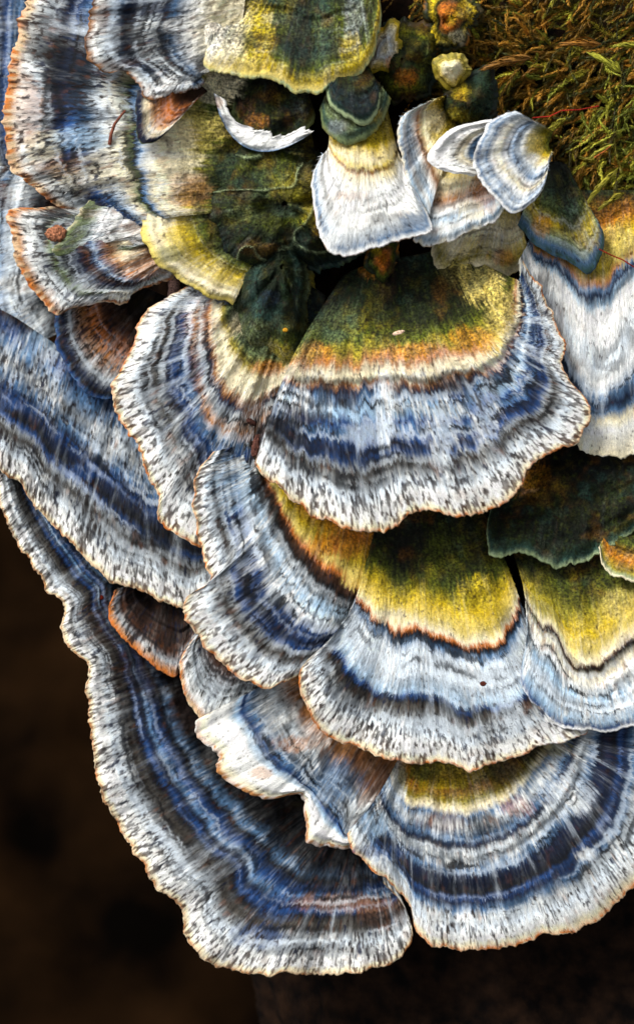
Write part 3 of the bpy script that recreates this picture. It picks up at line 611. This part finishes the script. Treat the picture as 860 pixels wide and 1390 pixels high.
# upper left group ---------------------------------------------------------
bracket('big speckled bracket with dark blue middle, rusty edge and mossy green root',
    [((400,90),(200,0),(50,-60)), ((405,120),(192,40),(36,0)), ((410,140),(188,75),(24,30)), ((414,155),(185,105),(22,65)), ((418,168),(184,130),(11,112)), ((422,180),(185,155),(6,155)),
     ((425,195),(186,180),(8,205)), ((428,210),(188,205),(24,239)), ((430,225),(190,228),(52,253)), ((432,240),(192,245),(70,270)), ((434,255),(196,262),(96,288)), ((436,268),(204,280),(130,300)), ((436,282),(225,296),(170,318))],
    (85, 108, 70), vm=.54,
    zones=[(0,'gk',0,.1,.9), (.12,'dg',0,.1,.9), (.22,'ok',0,.1,.8), (.30,'ol',.05,.15,.6), (.37,'go',.1,.2,.4), (.42,'cr',.15,.4,.1), (.48,'cr',.12,.5,0), (.525,'gb',.1,.5,0), (.545,'nb',.1,.3,0), (.56,'gg',.3,.4,.1), (.60,'cr',.4,.7,0), (.66,'gw',.5,.8,0), (.72,'gb',.5,.8,0), (.78,'bl',.5,.6,0), (.82,'db',.55,.5,0), (.86,'gr',.7,.6,0), (.91,'gw',.75,.7,0), (.95,'wh',.7,.5,0), (.98,'tn',.6,.3,0), (1,'og',.4,.2,0)],
    blobs=[(95,95,52,66,'nb',.85), (58,45,32,46,'bk',.7), (150,60,30,60,'db',.7), (60,200,30,30,'cr',.6), (40,150,22,60,'tn',.4), (150,150,26,50,'cw',.5), (120,215,60,14,'br',.45), (75,235,40,14,'dr',.5), (290,250,60,36,'gk',.5), (145,225,30,40,'cr',.5), (110,190,50,20,'lb',.6), (110,240,50,26,'cr',.5), (80,225,40,14,'tn',.5), (235,225,44,44,'cr',.75), (262,180,36,36,'cy',.6), (300,115,34,36,'cr',.75), (310,215,26,24,'gk',.6), (260,260,36,26,'tn',.55), (245,185,30,26,'cr',.6), (365,235,24,22,'db',.5), (300,170,22,22,'cy',.6), (400,230,20,30,'ye',.5)],
    ripple=4.0, wav=12)

bracket('speckled bracket with orange stitched edge and a torn pale skin, below the big upper bracket',
    [((225,292),(165,292),(112,278)), ((228,298),(140,300),(60,282)), ((230,304),(120,308),(16,286)), ((232,310),(118,325),(17,325)), ((234,316),(122,345),(30,366)), ((237,322),(130,360),(55,404)), ((240,328),(142,372),(76,427)),
     ((243,334),(155,378),(102,416)), ((246,338),(168,382),(132,410)), ((250,340),(182,382),(172,408)), ((254,342),(196,378),(182,396)), ((258,342),(212,368),(226,379)), ((262,342),(225,356),(242,368))],
    (78, 84, 64), vm=.5,
    zones=[(0,'ol',.05,.2,.4), (.15,'tn',.15,.4,.2), (.28,'cr',.3,.5,.1), (.38,'tn',.4,.6,0), (.46,'gb',.4,.6,0), (.52,'br',.45,.5,0), (.57,'db',.45,.5,0), (.66,'gr',.5,.6,0), (.74,'gg',.6,.5,0), (.8,'gw',.7,.7,0), (.9,'wh',.65,.6,0), (.96,'tn',.6,.3,0), (1,'og',.4,.2,0)],
    blobs=[(75,290,26,12,'nb',.8), (165,400,26,8,'cr',.9), (205,360,40,22,'tn',.6), (185,365,24,14,'og',.4), (90,290,30,10,'bk',.6), (125,412,26,6,'wh',.8)], ripple=3.0, wav=6)  # nb and bk blobs by the upper edge paint a cavity's shade

bracket('orange tan lobe with dark blue rim wedged under the top speckled bracket',
    [((262,100),(190,122)), ((264,106),(186,155)), ((268,112),(189,190)), ((273,116),(210,192)), ((278,120),(238,168)), ((282,124),(266,134))],
    (130, 140), [(0,'dr',.1,.1,.2), (.3,'br',.2,.2,.1), (.5,'og',.2,.3,0), (.7,'tn',.3,.4,0), (.85,'cr',.2,.5,0), (.93,'db',.2,.4,0), (1,'nb',.1,.2,0)], rim=('db','gg'), wav=2, ripple=1.5)

bracket('grey speckled bracket with dark rusty edge and white frilled corner at the very top',
    [((335,-70),(225,-60),(130,-50)), ((335,-40),(225,-30),(128,-15)), ((334,-15),(222,0),(122,10)), ((332,5),(215,25),(118,35)), ((330,20),(212,45),(119,64)), ((328,32),(214,60),(131,91)), ((326,42),(220,72),(152,98)),
     ((324,50),(228,82),(173,95)), ((322,58),(236,90),(186,113)), ((320,66),(246,98),(204,132)), ((318,72),(258,102),(241,127)), ((316,78),(266,104),(267,117)), ((314,84),(274,102),(276,106))],
    (130, 148, 150), vm=.55,
    zones=[(0,'cr',.1,.3,.2), (.2,'cr',.15,.5,.1), (.35,'wh',.25,.6,0), (.46,'gb',.4,.7,0), (.53,'bk',.35,.5,0), (.58,'gw',.5,.7,0), (.68,'gr',.55,.7,0), (.76,'db',.5,.5,0), (.83,'gb',.6,.6,0), (.9,'gw',.6,.6,0), (.95,'wh',.5,.4,0), (1,'br',.4,.2,0)],
    blobs=[(225,115,36,16,'wh',.85), (200,108,20,14,'gw',.5), (150,50,16,40,'gw',.6), (140,20,14,30,'br',.6), (165,88,30,12,'br',.7), (275,85,12,14,'nb',.8), (235,35,16,12,'wh',.6), (170,40,26,50,'nb',.8), (215,60,30,30,'nb',.6), (200,10,40,20,'db',.7)], ripple=4.0, wav=12, rim=('tn','dr'))

bracket('yellow cream lobe with dirty orange flecks beside the dark green cushion',
    [((320,285),(192,284)), ((324,296),(198,318)), ((328,306),(212,348)), ((334,314),(236,372)), ((340,320),(262,388)), ((348,326),(290,402)), ((356,330),(318,410))],
    (88, 112), [(0,'gk',0,.1,.8), (.25,'ok',0,.1,.7), (.42,'ol',0,.2,.5), (.6,'ye',.05,.2,.3), (.75,'cy',.06,.2,.2), (.9,'cr',.1,.2,.1), (1,'cy',.1,.1,.1)],
    blobs=[(215,300,24,18,'cr',.7), (230,345,22,12,'ol',.5)], fuzz=.5, wav=3, thick=8, droop=7, rim=('cy','go'))

bracket('mossy green fuzzy mass with pale ridge lines beside the shell fan',
    ring(372, 282, 112, 92, 20, .25, 14, -6), (150, 138, 66), [(0,'ok',0,.1,.8), (.25,'ol',0,.1,.8), (.45,'dg',0,.1,.8), (.65,'ok',0,.1,.8), (.8,'dg',0,.1,.7), (1,'td',0,.1,.5)],
    vm=.55, blobs=[(300,345,26,50,'td',.75), (375,225,60,24,'ol',.6), (405,255,36,30,'go',.5), (385,285,30,12,'tg',.5), (350,280,40,20,'gk',.4), (335,325,36,26,'dg',.5), (420,330,40,24,'gk',.5), (330,290,30,12,'gg',.5), (430,290,24,30,'ye',.4)],
    rim=('tg','gg'), wav=5, ripple=7, warp=1.5, thick=14, droop=14, lump=2.0, hair=7, fuzz=1.5, ridge=1., ledge=0, arch=0)
bracket('domed dark green velvety neck running down into the scalloped bracket',
    ring(370, 412, 56, 100, 18, .12, 12, -50), (138, 116, 58), [(0,'dg',0,.1,.7), (.3,'dg',0,.1,.7), (.5,'tg',0,.1,.6), (.7,'dg',0,.1,.6), (.85,'gg',0,.1,.5), (1,'go',0,.1,.4)],
    vm=.55, blobs=[(365,405,18,14,'db',.6), (352,445,16,16,'gg',.6), (385,462,24,24,'ol',.6), (362,485,40,24,'go',.75), (345,460,20,24,'gg',.6), (400,420,14,40,'gk',.6)],
    rim=('gg','go'), wav=3, ripple=4, warp=1.5, thick=12, droop=12, lump=1.3, hair=7, fuzz=1.5, ledge=0, arch=0)

# upper middle group -------------------------------------------------------
bracket('yellow green velvety bracket with cream side at the very top of the clump',
    [((375,-95),(272,-40)), ((380,-92),(268,10)), ((386,-88),(268,55)), ((392,-84),(276,92)), ((402,-82),(305,96)), ((412,-80),(345,101)), ((422,-79),(373,107)), ((432,-78),(402,123)), ((444,-78),(429,122)), ((456,-78),(456,109)), ((468,-79),(488,100)), ((478,-82),(508,62)), ((484,-88),(516,15)), ((486,-95),(510,-40))],
    (75, 172), [(0,'ok',0,.1,.8), (.4,'dg',0,.2,.8), (.6,'ol',0,.25,.7), (.75,'ok',0,.2,.7), (.86,'ol',0,.2,.6), (.94,'ye',.05,.2,.4), (.98,'cy',0,.1,.2), (1,'pg',0,0,0)],
    blobs=[(300,40,42,70,'cr',.95), (285,20,30,60,'wh',.6), (350,40,26,60,'ye',.6), (408,50,24,70,'td',.75), (440,40,14,60,'tg',.4), (480,20,16,40,'gr',.5), (478,70,18,26,'ye',.5), (335,90,20,14,'cy',.7)], rim=('cy','pg'), wav=5, ripple=3, droop=16, thick=7, dz=[(0,-20), (.28,-16), (.42,-4), (.5,0), (1,0)])

bracket('black green hollow lobe tucked below the yellow green top bracket',
    [((350,80),(318,128)), ((356,78),(316,160)), ((364,76),(336,184)), ((374,76),(368,192)), ((386,78),(400,186)), ((396,82),(420,168)), ((404,88),(426,150)), ((410,96),(416,130))],
    (80, 112), [(0,'bk',0,0,.5), (.35,'gk',0,.1,.8), (.6,'ok',0,.1,.9), (.8,'gk',0,.1,.9), (.92,'dg',0,.1,.6), (1,'gg',0,0,.2)],
    blobs=[(335,140,18,16,'br',.6), (395,145,16,12,'td',.6), (350,165,20,12,'oc',.35)], rim=('gg','dg'), wav=3, ripple=3, lump=1.8, thick=10)

bracket('torn upturned white lip curving like a tusk over the green hollow',
    [((290,126),(304,134)), ((294,142),(312,150)), ((300,162),(324,166)), ((312,182),(336,177)), ((328,197),(348,181)), ((348,205),(366,184)), ((370,205),(386,184)), ((390,199),(404,181)), ((408,190),(417,178)), ((421,182),(425,178))],
    (130, 126), [(0,'gb',.1,.3,.3), (.22,'wh',.1,.2,.1), (.5,'wh',0,.1,0), (1,'wh',0,0,0)], blobs=[(306,165,12,10,'db',.6), (296,140,8,10,'tn',.5)], rim=('wh','wh'), ripple=7, wav=4, droop=-2, thick=6, fuzz=.15, foot=False, groove=.5, ledge=0, arch=6)

bracket('torn flap of pale white and olive skin on the orange stitched bracket',
    [((216,278),(150,264)), ((216,284),(124,272)), ((216,290),(108,286)), ((216,295),(98,302)), ((216,300),(84,322)), ((216,304),(70,340)), ((216,308),(80,348)), ((216,312),(108,336)), ((216,316),(138,334)), ((217,320),(166,340)), ((218,324),(194,332))],
    (102, 88), [(0,'cr',.1,.6,.1), (.2,'wh',.15,.7,0), (.5,'wh',.15,.7,0), (.64,'cw',.2,.7,0), (.78,'gg',.3,.5,.2), (1,'gg',.2,.3,.2)], blobs=[(152,302,30,20,'wh',.7), (120,290,18,8,'br',.5), (185,310,16,10,'og',.3)], rim=('cr','gg'), ripple=3.5, wav=7, thick=2.0, fuzz=1.0, hair=9, foot=False, ledge=0, arch=5, droop=3)

bracket('stubby ochre orange lump in the black gap under the shell shaped fan', ring(520, 352, 19, 30, 14, .2), (112, 78), [(0,'oc',.1,0,.5), (.4,'og',.1,0,.5), (.7,'ol',.1,0,.6), (1,'dg',0,0,.6)],
    blobs=[(512,340,10,10,'ye',.7), (530,365,8,14,'br',.7)], rim=('ok','oc'), wav=2, ripple=2, droop=12, thick=10, hair=6)

bracket('shell shaped white fan with cream yellow neck hanging at the top centre',
    [((446,128),(446,195),(436,211)), ((451,126),(452,208),(425,242)), ((458,124),(460,219),(428,280)), ((465,122),(470,226),(434,316)), ((472,120),(480,230),(449,343)), ((480,118),(491,232),(482,342)),
     ((489,117),(503,232),(518,333)), ((498,116),(515,230),(551,322)), ((506,116),(525,225),(584,309)), ((513,117),(533,216),(567,266)), ((519,121),(539,202),(550,234))],
    (95, 138, 168), vm=.52,
    zones=[(0,'dg',0,.1,.8), (.25,'go',0,.1,.6), (.36,'ye',.05,.1,.3), (.45,'cr',.1,.1,.1), (.5,'cy',.1,.2,.1), (.525,'tn',.1,.2,0), (.55,'cr',.12,.15,0), (.65,'wh',.15,.25,0), (.75,'wh',.22,.35,0), (.85,'wh',.22,.4,0), (.92,'cw',.25,.4,0), (.965,'gb',.2,.4,0), (1,'wh',0,.2,0)],
    blobs=[(470,265,30,8,'tn',.4), (560,300,20,12,'gb',.6), (525,215,20,30,'ye',.4), (450,325,14,14,'wh',.7)], rim=('wh','tn'), ripple=2.6, wav=6, fuzz=.4, hair=9, droop=10, arch=34, dz=[(0,-16), (.2,0), (.8,0), (1,-18)])

bracket('grey green cup lobe clasping the neck of the white fan',
    [((452,100),(436,142)), ((456,98),(440,168)), ((462,96),(452,182)), ((470,95),(470,190)), ((480,95),(490,186)), ((490,96),(508,172)), ((500,98),(522,150)), ((506,102),(526,128))],
    (118, 150), [(0,'gk',0,.1,.8), (.3,'td',0,.1,.7), (.55,'ok',0,.1,.7), (.75,'gg',0,.1,.5), (.9,'tg',0,.1,.4), (1,'gg',0,0,.2)], blobs=[(458,172,18,12,'gr',.6), (505,155,14,16,'go',.6)], rim=('gg','go'), wav=2, ripple=2.5, arch=26, thick=10, hair=6)

bracket('small slate green lobe with pale edge on top of the grey green cup',
    [((462,92),(444,112)), ((466,90),(450,138)), ((474,89),(470,156)), ((484,89),(494,164)), ((494,90),(510,150)), ((502,92),(516,126))],
    (145, 168), [(0,'ok',0,.1,.8), (.4,'ok',0,.1,.8), (.6,'td',0,.1,.6), (.85,'td',0,.1,.5), (.95,'tg',0,.1,.3), (1,'pg',0,0,.1)], rim=('pg','gg'), wav=1.5, ripple=2, arch=20, thick=9, hair=6)

bracket('white and blue shell bracket partly hidden behind the small tilted white one',
    [((606,128),(572,142)), ((606,138),(545,160)), ((609,146),(542,195)), ((612,153),(550,232)), ((616,160),(567,270)), ((620,166),(579,300)), ((624,170),(560,326)), ((630,173),(578,335)), ((638,175),(597,328)), ((646,175),(630,317)), ((654,174),(659,306)), ((661,171),(685,279)), ((666,165),(694,240))],
    (95, 150), [(0,'dg',0,.1,.7), (.2,'ye',.05,.1,.4), (.38,'cy',.05,.2,.2), (.52,'cr',.08,.3,0), (.62,'tn',.08,.4,0), (.72,'wh',.1,.4,0), (.8,'lb',.12,.5,0), (.88,'wh',.15,.45,0), (.95,'lb',.12,.6,0), (1,'wh',0,.2,0)],
    blobs=[(556,205,14,34,'db',.7), (570,240,12,26,'nb',.5), (655,260,26,30,'og',.45), (590,160,16,20,'cr',.7), (640,285,20,16,'cr',.6), (600,310,16,16,'wh',.5)], rim=('cr','tn'), wav=6, fuzz=.4, hair=9, ripple=3)

bracket('dark green mossy bump behind the pale knob', ring(640, 140, 34, 40, 14, .3), (150, 96), [(0,'dg',0,0,.8), (.4,'ok',0,0,.8), (.8,'dg',0,0,.8), (1,'gk',0,0,.6)],
    blobs=[(625,125,14,14,'ye',.6), (620,160,18,16,'go',.6)], rim=('dg','gk'), wav=2, ripple=5, droop=14, hair=8, fuzz=1.8, lump=2, thick=12)
bracket('bulbous pale knob standing above the shell bracket', ring(613, 95, 21, 20), (158, 118), [(0,'cr',.03,0,.15), (.5,'cr',.05,0,.15), (.8,'cy',.05,0,.3), (1,'go',0,0,.5)],
    blobs=[(628,110,12,10,'ye',.6)], rim=('go','cy'), wav=1, ripple=3, lump=1.3, droop=14, fuzz=.4, hair=5, thick=12)

bracket('small white tongue lobe with fine black specks jutting from under the tilted bracket',
    [((690,185),(668,163)), ((688,188),(626,171)), ((686,192),(599,187)), ((684,198),(583,211)), ((682,203),(588,224)), ((680,208),(614,234)), ((680,214),(645,238))],
    (150, 178), [(0,'db',0,.2,0), (.35,'db',.1,.4,0), (.45,'gb',.2,.5,0), (.55,'cr',.3,.4,0), (.7,'wh',.28,.3,0), (.9,'wh',.15,.2,0), (1,'wh',0,.1,0)], rim=('wh','wh'), wav=3, ripple=1.5, fuzz=.3, hair=7, foot=False)

bracket('small tilted white bracket with blue grey rings and green tail beside the moss',
    [((750,178),(722,164)), ((749,180),(698,152)), ((748,183),(668,164)), ((747,186),(652,188)), ((746,189),(642,218)), ((745,192),(652,246)), ((744,195),(669,264)), ((744,198),(697,286)), ((745,201),(722,273)), ((747,203),(739,248)), ((749,202),(744,216))],
    (140, 196), [(0,'ol',0,.1,.6), (.15,'ye',0,.1,.4), (.28,'cr',.05,.2,.2), (.4,'cw',.06,.3,0), (.5,'gb',.08,.5,0), (.58,'wh',.08,.45,0), (.68,'cr',.08,.45,0), (.76,'wh',.1,.45,0), (.84,'gb',.15,.7,0), (.9,'cw',.1,.6,0), (.96,'gb',.15,.5,0), (1,'wh',0,.2,0)],
    blobs=[(725,195,14,22,'cy',.7), (722,215,12,10,'wh',.8), (700,160,20,10,'cw',.6), (735,175,12,10,'ol',.6), (648,205,8,26,'db',.6)], rim=('wh','gb'), wav=4, ripple=2, fuzz=.4, hair=8, warp=.7, arch=18)

bracket('dark olive crumbly bump between the yellow green top bracket and the moss', ring(545, 80, 48, 52, 16, .2), (118, 70), [(0,'ok',0,0,.8), (.4,'dg',0,0,.8), (.7,'ol',0,0,.8), (1,'gk',0,0,.8)],
    blobs=[(550,105,20,14,'og',.6), (560,60,18,18,'dg',.6)], rim=('dg','gk'), wav=4, ripple=6, droop=12, thick=12, lump=2.2, fuzz=1.6)
bracket('knobbly white and orange bud growing beside the yellow green top bracket', ring(522, 66, 18, 32, 14, .35), (138, 112), [(0,'cr',.1,.1,.3), (.4,'gw',.1,.1,.3), (.75,'cr',.15,.1,.4), (1,'ye',.2,0,.5)],
    blobs=[(535,85,14,12,'og',.7), (515,90,10,10,'ye',.6)], rim=('ol','oc'), wav=2, ripple=4, lump=1.6, droop=10, thick=10)
bracket('rough orange and yellow bud half buried in the moss', ring(612, 22, 34, 42, 14, .2), (118, 72), [(0,'ye',.1,0,.7), (.35,'og',.1,0,.7), (.6,'ok',.1,0,.8), (.8,'ye',.1,0,.7), (1,'dg',0,0,.6)],
    blobs=[(622,50,13,11,'cr',.8), (605,15,12,12,'og',.7), (628,15,12,12,'ye',.7)], rim=('ok','oc'), wav=3, ripple=6, droop=14, lump=2.2, fuzz=1.6, thick=12)

# ------------------------------------------------------------------ moss
def leafy(VT, FT, CT, P, cc, g, leaf, width, spread, per, curl):
    """lance shaped leaves wound round a stem of points P (photo pixels)"""
    m = len(P); T = np.gradient(P, axis=0); T /= np.linalg.norm(T, axis=1)[:, None]
    S = np.cross(T, np.array([.31, .2, .93])); S /= np.linalg.norm(S, axis=1)[:, None] + 1e-9; N = np.cross(S, T)
    for i in range(m):
        t = i / (m - 1.)
        for j in range(per):
            ph = g.uniform(0, 6.28); sp = g.uniform(.6, 1.2) * spread * (1 - .5 * t)
            rad = S[i] * math.cos(ph) + N[i] * math.sin(ph)
            dd = T[i] * math.cos(sp) + rad * math.sin(sp)
            ll = leaf * g.uniform(.7, 1.2) * (1 - .35 * t)
            sd_ = np.cross(dd, rad); sd_ /= np.linalg.norm(sd_) + 1e-9
            ww = width * g.uniform(.7, 1.2); b0 = P[i]; mid = b0 + dd * ll * .35 + rad * ll * .05; m2 = b0 + dd * ll * .7 + rad * ll * .02 * curl; tip = b0 + dd * ll - rad * ll * .16 * curl
            o_ = len(VT)
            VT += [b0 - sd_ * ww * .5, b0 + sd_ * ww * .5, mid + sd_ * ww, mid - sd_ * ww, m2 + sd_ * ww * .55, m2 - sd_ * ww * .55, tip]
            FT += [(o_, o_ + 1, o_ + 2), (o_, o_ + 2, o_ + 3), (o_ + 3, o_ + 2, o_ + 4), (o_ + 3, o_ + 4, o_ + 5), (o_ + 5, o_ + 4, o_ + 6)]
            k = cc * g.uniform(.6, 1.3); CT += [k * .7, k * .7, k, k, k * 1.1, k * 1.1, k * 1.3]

def build_moss():
    g = np.random.default_rng(5)
    VT, FT, CT = [], [], []
    cols = [np.array(lin(c)) for c in ((140, 98, 28), (108, 80, 20), (84, 66, 16), (58, 52, 12), (150, 108, 34), (104, 96, 22), (44, 46, 12))]
    green = [np.array(lin(c)) for c in ((150, 146, 48), (128, 130, 40), (96, 102, 32))]
    n = 0
    while n < 1500:
        x = g.uniform(505, 905); y = g.uniform(-50, 330)
        lim = np.interp(y, [-45, 30, 110, 170, 230, 290, 325], [560, 590, 590, 680, 750, 780, 835])    # stay clear of the fungi
        if x < lim: continue
        n += 1
        zb = log_z(x, y) + 34 + 50 * fbm(x / 70, y / 70, 3) + g.uniform(-10, 14)
        isg = g.random() < (.08 + .45 * sstep(780, 860, x) * sstep(20, 200, y))
        cc = (green if isg else cols)[g.integers(0, 3 if isg else 7)] * g.uniform(1.0, 2.1)
        Ls = g.uniform(24, 56) * (.6 if y > 250 else 1)
        az = math.radians(190) + 3.2 * (fbm(x / 80 + 5, y / 80, 9) - .5) + g.normal(0, .5)
        tilt = g.uniform(.7, 1.3)
        d = np.array([math.cos(az) * math.sin(tilt), -math.sin(az) * math.sin(tilt), math.cos(tilt)])
        bend = np.array([g.normal(0, .5), g.normal(.3, .4), -g.uniform(.2, .8)])
        t = np.linspace(0, 1, 12)[:, None]
        P = np.array([x, y, zb]) + Ls * (d * t + bend * t * t * .5)
        leafy(VT, FT, CT, P, cc, g, g.uniform(8, 14), g.uniform(.55, 1.0), g.uniform(.45, .85), 6, g.choice([-1., 1.5, 2.4]))
    A = np.array(VT); Wd = world(A[:, 0], A[:, 1], A[:, 2])
    org = Wd.mean(0)
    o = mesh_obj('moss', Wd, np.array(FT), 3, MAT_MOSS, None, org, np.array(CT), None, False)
    tag(o, 'golden brown and green feathery moss carpeting the top of the log', 'moss', None, 'stuff')
    TOTAL[0] += len(FT)
build_moss()

def shoot(x, y, z, ang, L, c, label):
    """one bright moss shoot with its own leaves"""
    g = np.random.default_rng(int(x * 3 + y)); c = np.array(lin(c)) * .8
    t = np.linspace(0, 1, 16)[:, None]
    P = np.array([x, y, z]) + L * (np.array([math.cos(ang), -math.sin(ang), .25]) * t * .8 + np.array([0, .12, -.1]) * t * t)
    VT, FT, CT = [], [], []
    leafy(VT, FT, CT, P, c, g, L * .36, 1.5, .55, 6, 1.)
    A = np.array(VT); Wd = world(A[:, 0], A[:, 1], A[:, 2]); org = world(x, y, z)
    root = thing('moss_shoot', org, label, 'moss', 'bright shoots in the moss')
    mesh_obj('leaves', Wd, np.array(FT), 3, MAT_MOSS, root, org, np.array(CT), None, False)
    tube('stem', P, 1.0, c * .6, root, org)

def tube(name, pts, r, colour, parent=None, org=None, ns=6, taper=True):
    pts = np.asarray(pts, float); n = len(pts); T = np.gradient(pts, axis=0); T /= np.linalg.norm(T, axis=1)[:, None]
    up = np.array([.2, .1, .97]); S = np.cross(T, up); S /= np.linalg.norm(S, axis=1)[:, None]; N = np.cross(S, T)
    a = np.linspace(0, 2 * math.pi, ns, endpoint=False)
    rr = r * (np.linspace(1, .55, n) if taper else np.ones(n))
    R = pts[:, None] + rr[:, None, None] * (S[:, None] * np.cos(a)[None, :, None] + N[:, None] * np.sin(a)[None, :, None])
    i = np.arange(n * ns).reshape(n, ns); nx = np.roll(i, -1, 1)
    f = np.stack([i[:-1], nx[:-1], nx[1:], i[1:]], -1).reshape(-1, 4)
    Wd = world(R[..., 0], R[..., 1], R[..., 2]).reshape(-1, 3)
    c = np.broadcast_to(colour, (n * ns, 3)) * (.75 + .5 * noise(np.arange(n * ns) / 3., 0, 4))[:, None]
    o = mesh_obj(name, Wd, f, 4, MAT_BITS, parent, org if org is not None else Wd.mean(0), c)
    return o

shoot(842, 98, 88, math.radians(140), 56, (188, 186, 62), 'bright yellow green feather moss shoot above the red stalk')
shoot(868, 62, 80, math.radians(172), 40, (176, 172, 56), 'small pale green moss shoot level with the bright feather')
shoot(838, 228, 84, math.radians(222), 58, (168, 160, 48), 'long yellow green moss shoot pointing at the green lobe')
shoot(846, 262, 80, math.radians(205), 40, (160, 150, 46), 'short olive moss shoot beside the dark hollow')
shoot(832, 196, 84, math.radians(200), 36, (160, 158, 52), 'blunt green moss shoot under the red stalk')
shoot(815, 60, 92, math.radians(172), 62, (172, 116, 40), 'long golden brown moss shoot swept sideways')
shoot(720, 78, 92, math.radians(184), 70, (160, 112, 44), 'long tan moss shoot lying flat above the knob')

tag(tube('moss_stalk', [(722, 160, 112), (745, 158, 116), (762, 150, 118), (785, 149, 116), (812, 144, 104)], 0.9, lin((140, 30, 22)), taper=False), 'thin red moss stalk lying across the moss', 'stalk')
tag(tube('moss_stalk', [(812, 338, 112), (828, 346, 112), (845, 353, 112), (862, 364, 106)], 0.9, lin((130, 36, 20)), taper=False), 'thin red stalk lying on the tall white bracket', 'stalk')
tag(tube('pine_needle', [(149, 196, 118), (151, 182, 122), (156, 168, 124), (166, 155, 126), (170, 150, 128)], 2.6, lin((112, 66, 52))), 'dry brown needle stuck to the big speckled bracket', 'needle')
tag(tube('twig', [(238, 366, 30), (236, 378, 40), (237, 392, 46), (235, 404, 40)], 8.5, lin((150, 118, 108)), taper=False, ns=10), 'stubby pinkish grey twig poking between two brackets', 'twig')
tag(tube('pine_needle', [(664, 728 - 500, 92), (812 - 6, 214, 92), (820, 205, 92)][1:] + [(828, 198, 92)], 1.4, lin((150, 84, 40))), 'short orange dry needle caught in the moss', 'needle')

def pellet(name, x, y, z, rx, ry, rz, c, label, cat, seed=1, rough=.25, ang=0.):
    nu, nv = 28, 18
    u = np.linspace(0, 2 * math.pi, nu, endpoint=False)[None]; v = np.linspace(0, math.pi, nv)[:, None]
    d = 1 + rough * 2 * (fbm(np.cos(u) * np.sin(v) * 5 + 9, np.sin(u) * np.sin(v) * 5 + np.cos(v) * 4 + 9, seed, 4) - .5)
    lx = rx * np.sin(v) * np.cos(u) * d; ly = ry * np.sin(v) * np.sin(u) * d; lz = rz * np.cos(v) * d * np.ones_like(u)
    X = x + lx * math.cos(ang) - ly * math.sin(ang); Y = y + lx * math.sin(ang) + ly * math.cos(ang)
    Wd = world(X, Y, z + lz).reshape(-1, 3)
    i = np.arange(nu * nv).reshape(nv, nu); nx = np.roll(i, -1, 1)
    f = np.stack([i[:-1], nx[:-1], nx[1:], i[1:]], -1).reshape(-1, 4)
    cc = np.broadcast_to(lin(c), (nu * nv, 3)) * (.7 + .6 * noise(np.arange(nu * nv) / 2., 0, seed))[:, None]
    return tag(mesh_obj(name, Wd, f, 4, MAT_BITS, None, world(x, y, z), cc), label, cat)
pellet('seed_disc', 77, 317, 96, 12.5, 11, 4.5, (146, 96, 70), 'round rough pinkish brown seed on the orange stitched bracket', 'seed', 3, .55)
pellet('grain', 540, 452, 127, 9, 3.2, 3, (228, 196, 170), 'tiny pale grain on the olive crown of the central bracket', 'grain', 4, .15, -.3)
pellet('grain', 387, 448, 122, 3.6, 3, 3, (206, 150, 40), 'tiny golden grain on the dark green neck', 'grain', 5, .15)
pellet('bead', 137, 811, 3, 4, 3.4, 3, (92, 24, 12), 'tiny dark red bead on the lowest bracket', 'bead', 6, .1)
pellet('bark_flake', 347, 606, 104, 5, 15, 3, (88, 56, 48), 'curled reddish brown bark flake between scalloped and central brackets', 'flake', 7, .5, .15)
pellet('bark_flake', 655, 928, 118, 4.2, 3.4, 2, (84, 40, 30), 'tiny red brown flake on the white skirted bracket', 'flake', 8, .4)
pellet('bark_flake', 341, 573, 100, 7, 4, 3, (60, 36, 30), 'small dark flake above the curled bark flake', 'flake', 9, .5, .6)
